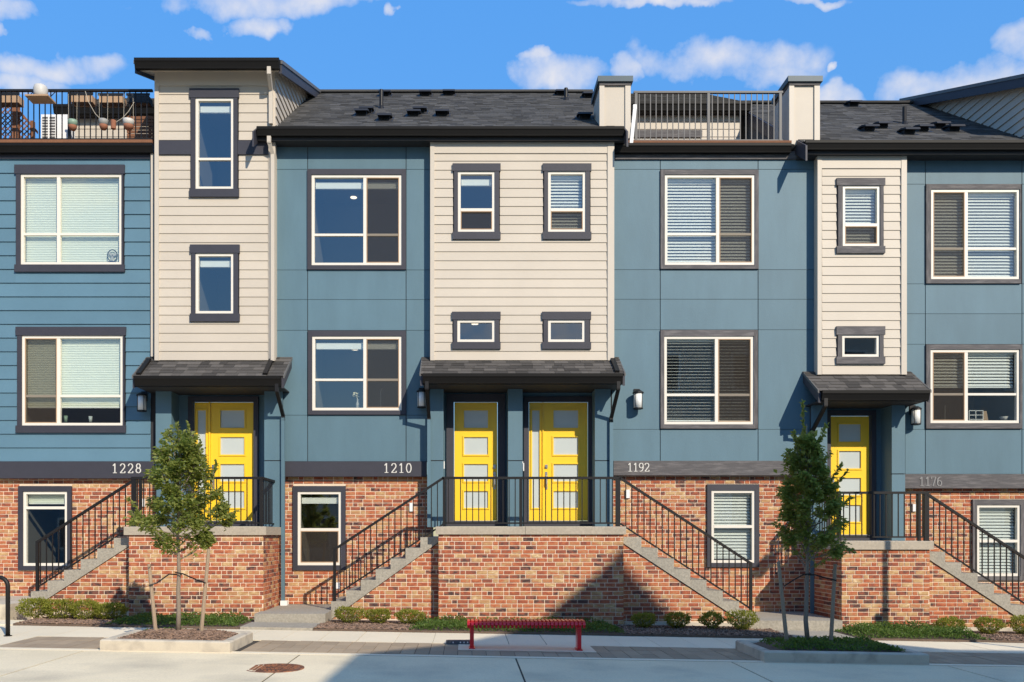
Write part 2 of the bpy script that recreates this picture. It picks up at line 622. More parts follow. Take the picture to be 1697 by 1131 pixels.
def lap_wall(parent, x0, x1, z0, z1, pitch, holes, yp, m, first=None):
    """overlapping boards, each its own object, cut round the openings"""
    zb = z0 if first is None else first
    pr = 0.020 if m == 'cream_siding' else 0.029
    while zb < z1 - 0.01:
        zt = min(zb + pitch, z1)

        def board(a, b, lo, hi):
            if b - a < 0.01 or hi - lo < 0.02:
                return
            def fy(z):
                return yp - pr + (pr - 0.005) * (z - zb) / pitch
            MB().prism([(yp, lo), (fy(lo), lo), (fy(hi), hi), (yp, hi)], 'x', a, b).build('siding_board', m, parent)
        act = sorted([h for h in holes if h[2] < zt - 0.005 and h[3] > zb + 0.005])
        cur = x0
        # several openings side by side on one course never overlap in x
        for h in act:
            board(cur, h[0], zb, zt)
            if h[2] > zb + 0.02:
                board(h[0], h[1], zb, h[2])
            if h[3] < zt - 0.02:
                board(h[0], h[1], h[3], zt)
            cur = h[1]
        board(cur, x1, zb, zt)
        zb += pitch


SLAT = {}


def window(parent, fr, trim, yp, tm='charcoal_trim', ears=True, vbar=None, hbar=None, screen=None, blind=None, bend=None,
           rail=None, tilt=54, frame_w=0.055, label=None, wall_t=0.03):
    """fr, trim: photo rectangles of the white frame and of the outer edge of the trim"""
    x0, x1, z0, z1 = rect(fr, yp)
    fw = frame_w
    mb = MB()
    yo, yi = yp - 0.030, yp + 0.05
    mb.box(x0, x0 + fw, yo, yi, z0, z1).box(x1 - fw, x1, yo, yi, z0, z1)
    mb.box(x0 + fw, x1 - fw, yo, yi, z0, z0 + fw).box(x0 + fw, x1 - fw, yo, yi, z1 - fw, z1)
    w = mb.build('window', 'vinyl_white', parent)
    if label:
        w['label'] = label
    # trim boards
    if trim:
        tx0, tx1, tz0, tz1 = rect(trim, yp)
        up = tm + '_upright' if tm + '_upright' in MATS else tm
        yt = yp - 0.052
        if ears:
            e = 0.03
            one('head_trim', tm, w, tx0, tx1, yt - 0.008, yp + 0.01, z1, tz1)
            one('sill_trim', tm, w, tx0, tx1, yt - 0.008, yp + 0.01, tz0, z0)
            one('side_trim', up, w, tx0 + e, x0, yt, yp + 0.01, z0, z1)
            one('side_trim', up, w, x1, tx1 - e, yt, yp + 0.01, z0, z1)
        else:
            one('side_trim', up, w, tx0, x0, yt, yp + 0.01, tz0, tz1)
            one('side_trim', up, w, x1, tx1, yt, yp + 0.01, tz0, tz1)
            one('head_trim', tm, w, x0, x1, yt, yp + 0.01, z1, tz1)
            one('sill_trim', tm, w, x0, x1, yt, yp + 0.01, tz0, z0)
    a0, a1, b0, b1 = x0 + fw, x1 - fw, z0 + fw, z1 - fw
    xs = [a0, a1]
    if vbar:
        xv = PX(vbar, yp)
        one('mullion', 'vinyl_white', w, xv - 0.033, xv + 0.033, yo + 0.004, yi - 0.004, b0, b1)
        xs = [a0, xv - 0.033, xv + 0.033, a1]
    zs = [b0, b1]
    if hbar:
        zv = PZ(hbar, yp)
        for i in range(0, len(xs), 2):
            one('muntin', 'vinyl_white', w, xs[i], xs[i + 1], yo + 0.010, yi - 0.010, zv - 0.023, zv + 0.023)
        zs = [b0, zv - 0.023, zv + 0.023, b1]
    if rail:
        zv = PZ(rail, yp)
        one('meeting_rail', 'vinyl_white', w, a0, a1, yo - 0.006, yi - 0.012, zv - 0.028, zv + 0.028)
        zs = [b0, zv - 0.028, zv + 0.028, b1]
    for i in range(0, len(xs), 2):
        for j in range(0, len(zs), 2):
            pa, pb, pc, pd = xs[i] - 0.004, xs[i + 1] + 0.004, zs[j] - 0.004, zs[j + 1] + 0.004
            MB().add([(pa, yp + 0.012, pc), (pb, yp + 0.012, pc), (pb, yp + 0.012, pd), (pa, yp + 0.012, pd)], [(0, 1, 2, 3)]).build('pane', 'window_glass', w)
    if screen:
        sx = {'left': (xs[0], xs[1], b0, b1), 'right': (xs[-2], xs[-1], b0, b1), 'low': (a0, a1, zs[0], zs[1])}[screen]
        ys = yp - 0.024
        MB().add([(sx[0], ys, sx[2]), (sx[1], ys, sx[2]), (sx[1], ys, sx[3]), (sx[0], ys, sx[3])], [(0, 1, 2, 3)]).build('insect_screen', 'insect_screen', w)
        e = 0.016
        mb = MB().box(sx[0], sx[0] + e, ys - 0.008, ys + 0.004, sx[2], sx[3]).box(sx[1] - e, sx[1], ys - 0.008, ys + 0.004, sx[2], sx[3])
        mb.box(sx[0] + e, sx[1] - e, ys - 0.008, ys + 0.004, sx[2], sx[2] + e).box(sx[0] + e, sx[1] - e, ys - 0.008, ys + 0.004, sx[3] - e, sx[3])
        mb.build('screen_frame', 'tan_wood', w)
    # the room behind
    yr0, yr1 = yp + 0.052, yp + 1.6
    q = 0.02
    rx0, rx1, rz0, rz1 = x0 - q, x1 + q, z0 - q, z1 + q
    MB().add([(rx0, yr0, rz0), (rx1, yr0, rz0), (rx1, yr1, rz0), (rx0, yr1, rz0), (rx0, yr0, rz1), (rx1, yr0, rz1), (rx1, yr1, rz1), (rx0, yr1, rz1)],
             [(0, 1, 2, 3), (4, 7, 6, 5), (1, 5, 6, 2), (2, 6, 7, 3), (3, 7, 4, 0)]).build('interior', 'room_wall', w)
    zt = b1 + 0.01
    if blind == 'slats':
        one('headrail', 'blind_white', w, a0 + 0.005, a1 - 0.005, yp + 0.07, yp + 0.12, zt - 0.05, zt)
        key = (round(a1 - a0, 3), tilt)
        if key not in SLAT:
            hw, th, tl = (a1 - a0) / 2 - 0.006, 0.0015, math.radians(tilt)
            c_, s_ = 0.032 * math.cos(tl), 0.032 * math.sin(tl)
            mm = MB().prism([(-c_, -s_ - th), (-c_, -s_ + th), (0, 0.004 + th), (c_, s_ + th), (c_, s_ - th), (0, 0.004 - th)], 'x', -hw, hw)
            me = bpy.data.meshes.new('slat')
            me.from_pydata(mm.v, [], mm.f)
            me.materials.append(MATS['blind_white'])
            SLAT[key] = me
        z = zt - 0.08
        stop = PZ(bend, yp) if bend else b0 + 0.03
        while z > stop:
            link('slat', SLAT[key], None, w, ((a0 + a1) / 2, yp + 0.10, z))
            z -= 0.064
        one('bottom_rail', 'blind_white', w, a0 + 0.01, a1 - 0.01, yp + 0.08, yp + 0.12, z, z + 0.028)
    elif blind == 'shade':
        stop = PZ(bend, yp) if bend else b0 - 0.01
        n = max(2, int((zt - stop) / 0.024))
        mb = MB()
        vs_, fs = [], []
        for i in range(n + 1):
            z = zt + (stop - zt) * i / n
            y = yp + 0.09 + (0.012 if i % 2 else 0)
            vs_ += [(a0 - 0.01, y, z), (a1 + 0.01, y, z)]
            if i:
                fs.append((2 * i - 2, 2 * i, 2 * i + 1, 2 * i - 1))
        mb.add(vs_, fs).build('pleated_shade', 'shade_cream', w)
        one('shade_rail', 'blind_white', w, a0 + 0.004, a1 - 0.004, yp + 0.082, yp + 0.11, stop - 0.02, stop + 0.006)
    elif blind == 'up':
        one('raised_blind', 'blind_white', w, a0 + 0.01, a1 - 0.01, yp + 0.07, yp + 0.13, zt - 0.20, zt - 0.07)
    return w


# ---- bricks
BRICKS = {}          # thing name -> list of (frame, polygon)
BL, BH, JO = 0.204, 0.0778, 0.0135


def clip(poly, a, b, c):
    """keep the part of a polygon where a*u + b*z <= c"""
    out = []
    for i in range(len(poly)):
        p, q = poly[i], poly[(i + 1) % len(poly)]
        dp, dq = a * p[0] + b * p[1] - c, a * q[0] + b * q[1] - c
        if dp <= 0:
            out.append(p)
        if (dp < 0 < dq) or (dq < 0 < dp):
            t = dp / (dp - dq)
            out.append((p[0] + t * (q[0] - p[0]), p[1] + t * (q[1] - p[1])))
    return out


def brick_field(owner, parent, org, ud, nd, u0, u1, z0, z1, holes=(), cuts=(), seed=0, weight=1.0):
    """running bond courses on the plane through org with unit direction ud and outward normal nd"""
    rs = random.Random(seed)
    lst = BRICKS.setdefault(owner, [])
    k0 = int(math.floor(z0 / BH)) - 1
    k = k0
    while k * BH < z1:
        lo, hi = max(k * BH + JO, z0 + 0.003), min((k + 1) * BH, z1)
        if hi - lo > 0.018:
            segs = [(u0, u1)]
            for h in holes:
                if h[2] < hi and h[3] > lo:
                    ns = []
                    for a, b in segs:
                        if h[0] > a: ns.append((a, min(b, h[0])))
                        if h[1] < b: ns.append((max(a, h[1]), b))
                    segs = [q for q in ns if q[1] - q[0] > 0.02] if True else ns
            for a, b in segs:
                u = a - (BL / 2 if k % 2 else 0) - rs.choice([0, 0, BL * 0.25])
                while u < b:
                    ln = BL if rs.random() > 0.2 else BL * 0.5
                    p, q = max(u + JO / 2, a + 0.002), min(u + ln - JO / 2, b - 0.002)
                    u += ln
                    if q - p < 0.02:
                        continue
                    poly = [(p, lo), (q, lo), (q, hi), (p, hi)]
                    for c in cuts:
                        poly = clip(poly, *c)
                        if len(poly) < 3:
                            break
                    if len(poly) < 3:
                        continue
                    ar = abs(sum(poly[i][0] * poly[(i + 1) % len(poly)][1] - poly[(i + 1) % len(poly)][0] * poly[i][1] for i in range(len(poly)))) / 2
                    if ar < 0.0008:
                        continue
                    lst.append((parent, org, ud, nd, poly, ar, weight))
        k += 1


BMESH = {}


def brick_geo(poly, ud, nd, cu_, cz_):
    n = len(poly)
    g = 0.0025
    mu = sum(p[0] for p in poly) / n
    mz = sum(p[1] for p in poly) / n

    def P(u, z, d):
        return (ud[0] * (u - cu_) + nd[0] * d, ud[1] * (u - cu_) + nd[1] * d, z - cz_)

    def ins(p):
        return (p[0] + (g if p[0] < mu else -g), p[1] + (g if p[1] < mz else -g))
    vs_ = [P(p[0], p[1], -0.004) for p in poly] + [P(*ins(p), 0.010) for p in poly]
    fs = [tuple(range(n, 2 * n))] + [(i, (i + 1) % n, n + (i + 1) % n, n + i) for i in range(n)]
    # outward winding: ud x up must equal nd
    if (ud[1] * 1) * nd[0] - (ud[0] * 1) * nd[1] < 0:
        fs = [q[::-1] for q in fs]
    return vs_, fs


def lay_bricks():
    for owner, lst in BRICKS.items():
        scored = []
        for it in lst:
            parent, org, ud, nd, poly, ar, wt = it
            u = sum(p[0] for p in poly) / len(poly)
            z = sum(p[1] for p in poly) / len(poly)
            x, y = org[0] + ud[0] * u, org[1] + ud[1] * u
            s_ = S(y)
            px, py = VX + x * s_, VY - (z - H) * s_
            inside = 1 if (4 < px < 1693 and py < 1125) else 0.01
            face = abs(nd[1]) + 0.12 * abs(nd[0])
            scored.append((ar * s_ * s_ * inside * wt * face, u, z, it))
        scored.sort(key=lambda q: -q[0])
        rest = MB()
        par = None
        for i, (sc, u, z, it) in enumerate(scored):
            parent, org, ud, nd, poly, ar, wt = it
            par = parent
            x, y = org[0] + ud[0] * u, org[1] + ud[1] * u
            if i < 300:
                isr = len(poly) == 4 and abs(poly[0][1] - poly[1][1]) < 1e-6 and abs(poly[2][1] - poly[3][1]) < 1e-6 and abs(poly[1][0] - poly[2][0]) < 1e-6
                key = (round(poly[1][0] - poly[0][0], 3), round(poly[2][1] - poly[1][1], 3), ud, nd) if isr else None
                me = BMESH.get(key) if key else None
                if me is None:
                    vs_, fs = brick_geo(poly, ud, nd, u, z)
                    me = bpy.data.meshes.new('brick')
                    me.from_pydata(vs_, [], fs)
                    me.materials.append(MATS['brick'])
                    if key:
                        BMESH[key] = me
                link('brick', me, None, parent, (x, y, z))
            else:
                vs_, fs = brick_geo(poly, ud, nd, 0, 0)
                rest.add([(v[0] + org[0], v[1] + org[1], v[2]) for v in vs_], fs)
        if rest.v:
            stuff(rest.build('brickwork', 'brick', par))


# ---- roofing
def shingle_slope(parent, x0, x1, yA, zA, yB, zB, expo, tabs, m, single, lim=None):
    """overlapping shingle tabs on a slope from the eave (yA,zA) up to (yB,zB)"""
    L = math.hypot(yB - yA, zB - zA)
    ty, tz = (yB - yA) / L, (zB - zA) / L
    ny, nz = -tz, ty
    if nz < 0:
        ny, nz = -ny, -nz
    rows = int(L / expo)
    mb = MB()
    for r in range(rows + 1):
        s0, s1 = r * expo, min((r + 1) * expo + 0.03, L)
        x = x0 - U(0, tabs[0])
        while x < x1:
            w_ = U(*tabs)
            a, b = max(x, x0), min(x + w_ - 0.004, x1)
            x += w_
            if b - a < 0.01 or s1 - s0 < 0.02:
                continue
            if lim and not lim((a + b) / 2, yA + ty * (s0 + s1) / 2):
                continue
            t0 = U(0.010, 0.018)
            q = [(s0, 0.0), (s0, t0), (s1, 0.003), (s1, 0.0)]
            poly = [(yA + ty * s + ny * h, zA + tz * s + nz * h) for s, h in q]
            if single:
                MB().prism(poly, 'x', a, b).build('shingle', m, parent)
            else:
                mb.prism(poly, 'x', a, b)
    if not single:
        return stuff(mb.build('shingles', m, parent))


def gutter(parent, x0, x1, yf, ztop, h=0.13, d=0.12, name='gutter', m='gutter_black'):
    p = [(yf + d, ztop), (yf, ztop), (yf, ztop - h * 0.30), (yf + d * 0.12, ztop - h * 0.45), (yf + d * 0.30, ztop - h * 0.85),
         (yf + d * 0.35, ztop - h), (yf + d, ztop - h)]
    return MB().prism(p, 'x', x0, x1).build(name, m, parent)


# ---- house numbers as strokes in a unit cell
def arc(cx, cy, rx, ry, a0, a1, n=12):
    return [(cx + rx * math.cos(math.radians(a0 + (a1 - a0) * i / n)), cy + ry * math.sin(math.radians(a0 + (a1 - a0) * i / n))) for i in range(n + 1)]


GLY = {
    '0': [arc(0.3, 0.5, 0.27, 0.5, 0, 360, 20)],
    '1': [[(0.12, 0.80), (0.32, 1.0), (0.32, 0.0)], [(0.12, 0.0), (0.52, 0.0)]],
    '2': [arc(0.3, 0.72, 0.25, 0.28, 170, -40, 12) + [(0.05, 0.0), (0.56, 0.0), (0.58, 0.16)]],
    '6': [arc(0.3, 0.30, 0.25, 0.30, 0, 360, 16), [(0.05, 0.30)] + arc(0.42, 0.50, 0.37, 0.50, 185, 80, 10)],
    '7': [[(0.05, 0.82), (0.05, 1.0), (0.56, 1.0), (0.24, 0.0)]],
    '8': [arc(0.3, 0.75, 0.21, 0.25, 0, 360, 16), arc(0.3, 0.26, 0.26, 0.26, 0, 360, 16)],
    '9': [arc(0.3, 0.70, 0.25, 0.30, 0, 360, 16), [(0.55, 0.70)] + arc(0.18, 0.50, 0.37, 0.50, 5, -100, 10)],
}


def number(parent, text, px0, px1, py0, py1, yp, m):
    z0, z1 = PZ(py1, yp), PZ(py0, yp)
    h = z1 - z0
    x0, x1 = PX(px0, yp), PX(px1, yp)
    pit = (x1 - x0 - 0.52 * h) / (len(text) - 1)
    for i, ch in enumerate(text):
        mb = MB()
        ox = x0 + pit * i
        for k_, st in enumerate(GLY[ch]):
            for j in range(len(st) - 1):
                p, q = st[j], st[j + 1]
                thick = 0.115 if abs(p[1] - q[1]) > 0.6 * abs(p[0] - q[0]) else 0.07
                ex = Vector((q[0] - p[0], 0, q[1] - p[1])).normalized() * 0.02
                y = yp - 0.004 - 0.0006 * (j % 2) - 0.0013 * k_
                mb.bar((ox + (p[0] - ex.x) * h * 0.95, y, z0 + (p[1] - ex.z) * h), (ox + (q[0] + ex.x) * h * 0.95, y, z0 + (q[1] + ex.z) * h), thick * h, 0.012, up=(0, 1, 0))
        mb.build('house_number_digit', m, parent)


# ================================================================== THE SETTING
def sloped(name, m, x0, x1, y0, y1, ztop, t, parent=None, nx=1):
    """slab that follows the fall of the street"""
    mb = MB()
    for i in range(nx):
        a, b = x0 + (x1 - x0) * i / nx, x0 + (x1 - x0) * (i + 1) / nx
        mb.prism([(a, gz(a) + ztop), (b, gz(b) + ztop), (b, gz(b) + ztop - t), (a, gz(a) + ztop - t)], 'y', y0, y1)
    return mb.build(name, m, parent)


mbg = MB()
xs_ = [-900, -40, 40, 900]
for i in range(3):
    a, b = xs_[i], xs_[i + 1]
    mbg.add([(a, -900, gz(a) - 0.10), (b, -900, gz(b) - 0.10), (b, 900, gz(b) - 0.10), (a, 900, gz(a) - 0.10)], [(0, 1, 2, 3)])
struct(mbg.build('ground', 'dark_earth'))

road = struct(link('road', None, None, None, (0, -11, 0)))
edges = [0.68 + 2.975 * k for k in range(-6, 7)]
for i in range(len(edges) - 1):
    for (ya, yb) in ((-12.4, -5.84), (-18.4, -12.43)):
        sloped('road_slab', 'concrete_road', edges[i] + 0.012, edges[i + 1] - 0.012, ya, yb, -0.008, 0.08, road)
sloped('road_joint', 'joint_dark', edges[0], edges[-1], -18.4, -5.82, -0.016, 0.05, road)
struct(sloped('kerb_strip', 'concrete_walk', -14, 16, -5.815, -5.66, -0.004, 0.09))
walk = struct(link('sidewalk', None, None, None, (0, -3.6, 0)))
xw = 0.66 - 0.592 * 26
i = 0
while xw < 16:
    g = 0.007 if (i % 5 == 1) else 0.003
    sloped('sidewalk_slab', 'concrete_walk', xw + g, xw + 0.592 - g, -4.36, -2.95, 0.0 - 0.001 * (i % 3), 0.08, walk)
    xw += 0.592
    i += 1
sloped('sidewalk_joint', 'joint_dark', -14.7, 16, -4.355, -2.955, -0.010, 0.06, walk)
pav = struct(link('paver_strip', None, None, None, (0, -5, 0)))
sloped('paver_bed', 'joint_dark', -9.0, 12, -5.655, -4.365, -0.012, 0.05, pav)
PLANT = [(-5.07, -3.27, 0.0), (4.12, 6.40, 0.0)]       # raised tree planters in the strip
PAD = (-0.124, 1.906, -5.10, -4.37)                      # concrete pad under the bench
pmesh = {}
xp = -6.62
while xp < 11:
    off = 0.0 if R() > 0.25 else U(-0.12, 0.12)
    rows_ = [(-5.65, -5.235 + off), (-5.235 + off, -4.80 + off), (-4.80 + off, -4.368)]
    for (ya, yb) in rows_:
        xa, xb = xp, xp + 0.203
        if any(p[0] - 0.02 < xb and xa < p[1] + 0.02 and ya < -4.40 for p in PLANT):
            if any(p[0] - 0.02 < (xa + xb) / 2 < p[1] + 0.02 for p in PLANT):
                continue
        if PAD[0] < xb - 0.05 and xa + 0.05 < PAD[1] and yb > PAD[2] + 0.02:
            if ya > PAD[2]:
                continue
            yb = PAD[2] - 0.004
        sloped('paver', 'paver_tan', xa + 0.004, xb - 0.004, ya + 0.004, yb - 0.004, -0.002 + U(-0.0025, 0.0025), 0.05, pav)
    xp += 0.203
sloped('bench_pad', 'concrete_walk', PAD[0], PAD[1], PAD[2], PAD[3], 0.001, 0.08, pav)
struct(sloped('sidewalk_apron', 'concrete_walk', -14, -6.63, -5.655, -4.365, -0.001, 0.08))
# planting beds along the stoops, with concrete footing edge
for (a, b) in ((-7.75, -3.88), (-2.62, 5.62), (6.72, 14)):
    bed = struct(sloped('planting_bed', 'soil', a, b, -2.945, -1.2, 0.035, 0.12, None, 6))
# walks and landings
struct(sloped('walkway', 'aggregate', -3.87, -2.63, -2.945, -2.12, 0.045, 0.12))
struct(one('landing_slab', 'aggregate', None, -3.83, -2.55, -2.10, 0.08, 0.02, 0.258))
struct(sloped('walkway', 'aggregate', 5.63, 6.71, -2.945, -1.82, 0.03, 0.12))
struct(one('landing_slab', 'aggregate', None, 5.2, 6.92, -1.80, 0.08, -0.2, 0.104))
struct(one('landing_slab', 'concrete_kerb', None, -13, -8.25, -2.15, 0.08, -0.1, 0.43))
struct(sloped('walkway', 'concrete_walk', -13, -7.76, -2.945, -2.16, 0.012, 0.12))


# ================================================================== TOWNHOUSES
H28 = thing('townhouse', (-8, 0, 0.3), 'blue lap-sided townhouse numbered 1228 with cream stair tower and roof deck', 'townhouse', 'attached townhouses in the row')
H10 = thing('townhouse', (-1, 0, 0.2), 'blue panelled townhouse numbered 1210 with cream bay over the paired yellow doors', 'townhouse', 'attached townhouses in the row')
H92 = thing('townhouse', (5, 0, 0.0), 'blue panelled townhouse numbered 1192 with railed roof deck between two cream pillars', 'townhouse', 'attached townhouses in the row')
H76 = thing('townhouse', (10, 0, -0.1), 'blue panelled townhouse numbered 1176 with narrow cream bay and single yellow door', 'townhouse', 'attached townhouses in the row')

YB = 0.09          # ground floor brick plane
YW = 0.0           # main wall plane
YP = -0.20         # bays and pilasters
YD = 0.27          # doors


def windows(parent, specs):
    return [window(parent, **s) for s in specs]


def inner(trim, yp, e=0.012):
    a, b, c, d = rect(trim, yp)
    return (a + e, b - e, c + e, d - e)


# ---------------- 1228: lap siding wall
x0_, x1_ = PX(-150, YW), PX(250, YW)
up_t, lo_t = (26, 208, 275, 452), (28, 210, 543, 718)
W28u, W28l = (36, 203, 290, 440), (38, 205, 557, 706)
zt_, zb_ = PZ(262, YW), PZ(765, YW)
hol = [rect(W28u, YW), rect(W28l, YW)]
holed('wall', 'sheathing', H28, x0_, PX(258, YW), zb_, zt_, hol, YW + 0.002, YW + 0.05)
lap_wall(H28, x0_, x1_, zb_, zt_, 22.73 / 81.0, [inner(up_t, YW), inner(lo_t, YW)], YW, 'blue_siding')
window(H28, fr=W28u, trim=up_t, yp=YW, vbar=98, hbar=389, blind='shade', label='upper sliding window with cream shade drawn fully down')
window(H28, fr=W28l, trim=lo_t, yp=YW, vbar=98, hbar=657, screen='left', blind='shade', bend=674, label='lower sliding window with cream shade drawn most of the way down')
pbox('fascia_board', 'charcoal_trim', H28, -150, 250, 251, 263, -0.05, 0.0)
gutter(H28, PX(-150, -0.2), PX(252, -0.2), -0.2, PZ(237, -0.2), 0.17, 0.15)
pbox('deck_edge', 'brown_wood', H28, -150, 252, 231.5, 236.5, -0.17, 0.2)
pbox('corner_board', 'cream_trim', H28, 250.5, 255.5, 262, 597, -0.04, 0.0)
# band above the brick
pbox('belly_band', 'charcoal_trim', H28, -150, 258, 765, 793, -0.06, YB + 0.05)
number(H28, '1228', 186, 233, 769, 784, -0.06, 'digit_white')
# ground floor brick
g28 = (32, 120, 806, 945)
gf = (40, 113, 815, 938)
bx0, bx1 = PX(-150, YB), PX(276, YB)
zb0, zb1 = 0.1, PZ(790, YB)
holed('mortar_wall', 'mortar', H28, bx0, bx1, zb0, zb1, [rect(gf, YB)], YB, YB + 0.08)
brick_field('a', H28, (0, YB, 0), (1, 0), (0, -1), bx0, bx1, 0.40, zb1, [inner(g28, YB, 0.004)], seed=1)
window(H28, fr=gf, trim=g28, yp=YB, ears=False, blind='shade', bend=834, rail=842, label='ground floor window in the brick wall')
one('outlet_box', 'white_plastic', H28, PX(234, YB), PX(241, YB), YB - 0.05, YB, PZ(840, YB), PZ(827, YB))

# ---------------- 1228: cream tower
tt, st = (315, 397, 149, 328), (316, 398, 407, 534)
tf, sf = (325, 388, 164, 315), (325, 388, 421, 521)
tx0, tx1 = PX(256, YP), PX(456, YP)
tz0, tz1 = PZ(597.5, YP), PZ(112, YP)
holed('wall', 'sheathing', H28, tx0, tx1, tz0, tz1, [rect(tf, YP), rect(sf, YP)], YP + 0.002, YP + 0.06)
lap_wall(H28, PX(263, YP), PX(445, YP), tz0, PZ(256, YP), 15.0 / S(YP), [inner(tt, YP), inner(st, YP)], YP, 'cream_siding')
lap_wall(H28, PX(263, YP), PX(445, YP), PZ(233, YP), PZ(142, YP), 15.15 / S(YP), [inner(tt, YP)], YP, 'cream_siding')
pbox('frieze_board', 'cream_trim', H28, 263, 445, 112, 142, YP - 0.035, YP)
for (a, b) in ((263, 318), (394, 445)):
    pbox('belly_band', 'charcoal_trim', H28, a, b, 233, 256, YP - 0.045, YP)
pbox('corner_board', 'cream_trim', H28, 256, 263, 112, 597.5, YP - 0.04, YP + 0.06)
pbox('corner_board', 'cream_trim', H28, 445, 456, 112, 597.5, YP - 0.04, YP + 0.02)
window(H28, fr=tf, trim=tt, yp=YP, hbar=264.5, blind='up', label='tall narrow window in the cream tower')
window(H28, fr=sf, trim=st, yp=YP, blind='up', label='small single pane window in the cream tower')
# tower flanks (right one shows above the neighbouring roof)
one('side_wall', 'sheathing', H28, tx0 + 0.001, tx0 + 0.05, YP + 0.06, 0.02, tz0, tz1)
one('side_wall', 'cream_trim', H28, tx1 - 0.05, tx1 - 0.002, YP + 0.06, 0.02, tz0, PZ(205, YP))


def tower_flank(parent, x, sgn, zlow, zeave, slope, roof, n=22):
    """lap boards on the side of a stair tower, cut by the roof below and the shed roof above"""
    zb = zlow
    pitch = 15.1 / S(YP)
    MB().prism([(YP, zlow), (YP, zeave + 0.2), (4.6, zeave + slope * 4.9), (4.6, zlow)], 'x', x - sgn * 0.03, x - sgn * 0.002).build('side_wall', 'sheathing', parent)
    while zb < zeave + slope * 5:
        lo, hi = zb, zb + pitch
        ya = YP
        yb_ = min(4.4, roof(hi) + 0.2)
        poly = [(ya, lo), (yb_, lo), (yb_, hi), (ya, hi)]
        poly = clip(poly, -slope, 1.0, zeave - slope * YP - 0.02)
        if len(poly) >= 3:
            b = len(poly)
            x_in, x_lo, x_hi = x, x + sgn * 0.03, x + sgn * 0.005
            vs_ = [(x_in, p[0], p[1]) for p in poly] + [(x_lo + (x_hi - x_lo) * (p[1] - lo) / pitch, p[0], p[1]) for p in poly]
            fs = [tuple(range(b, 2 * b)), tuple(range(b))[::-1]] + [(i, (i + 1) % b, b + (i + 1) % b, b + i) for i in range(b)]
            if sgn < 0:
                fs = [q[::-1] for q in fs]
            MB().add(vs_, fs).build('siding_board', 'cream_siding', parent)
        zb += pitch


EAVE_Y = -0.445
RP = 0.667                                        # pitch of the main roof
z_eave10 = PZ(210, EAVE_Y)
z_eave76 = PZ(233, EAVE_Y)
tower_flank(H28, tx1, 1, PZ(208, YP), PZ(115, YP), 0.38, lambda z: EAVE_Y + (z - z_eave10) / RP)


def shed_roof(parent, x0, x1, yf, zf, slope, L, th=0.14):
    """tower roof: shingled slab rising to the back, fascias and gutter"""
    yb_, zb = yf + L, zf + slope * L
    MB().prism([(yf, zf), (yb_, zb), (yb_, zb - 0.05), (yf, zf - 0.05)], 'x', x0, x1).build('roof_deck', 'shingle', parent)
    MB().prism([(yf + 0.02, zf - 0.16), (yb_, zb - 0.16), (yb_, zb - 0.13), (yf + 0.02, zf - 0.13)], 'x', x0 + 0.03, x1 - 0.03).build('soffit', 'cream_trim', parent)
    for a, b in ((x0 - 0.02, x0 + 0.03), (x1 - 0.03, x1 + 0.02)):
        MB().prism([(yf, zf - 0.05), (yb_, zb - 0.05), (yb_, zb - 0.24), (yf, zf - 0.24)], 'x', a, b).build('rake_board', 'charcoal_trim', parent)
    for a, b in ((x0 - 0.04, x0), (x1, x1 + 0.04)):
        MB().prism([(yf - 0.02, zf + 0.012), (yb_, zb + 0.012), (yb_, zb - 0.06), (yf - 0.02, zf - 0.06)], 'x', a, b).build('drip_edge', 'metal_grey', parent)
    shingle_slope(parent, x0 - 0.02, x1 + 0.02, yf - 0.02, zf, yb_, zb, 0.14, (0.2, 0.34), 'shingle', False)
    gutter(parent, x0 + 0.01, x1 - 0.01, yf - 0.13, zf + 0.005, 0.19, 0.13)


shed_roof(H28, PX(221, -0.66), PX(463, -0.66), -0.53, PZ(96, -0.66), 0.38, 5.2)


# ---- downspouts
def downspout(parent, pts, m='cream_trim', w=0.075, name='downspout'):
    mb = MB()
    for i in range(len(pts) - 1):
        p, q = Vector(pts[i]), Vector(pts[i + 1])
        e = (q - p).normalized() * 0.02
        mb.bar(p - e, q + e, w - 0.002 * (i % 2), 0.055 - 0.002 * (i % 2), up=(0, 1, 0) if abs((q - p).normalized().y) < 0.9 else (0, 0, 1))
    return mb.build(name, m, parent)


yds = YP - 0.075
xd = PX(449, yds)
downspout(H28, [(PX(446, -0.6), -0.6, PZ(113, -0.6)), (PX(446, -0.6), -0.6, PZ(122, -0.6)), (xd, yds, PZ(150, yds)), (xd, yds, PZ(204, yds))])
downspout(H28, [(PX(446, -0.42), -0.42, PZ(228, -0.42)), (PX(446, -0.42), -0.42, PZ(236, -0.42)), (PX(452, yds), yds, PZ(256, yds)), (PX(452, yds), yds, PZ(597, yds))])
xl = PX(253.5, YW - 0.05)
downspout(H28, [(xl, -0.07, PZ(252, -0.07)), (xl, -0.07, PZ(590, -0.07))], w=0.055)


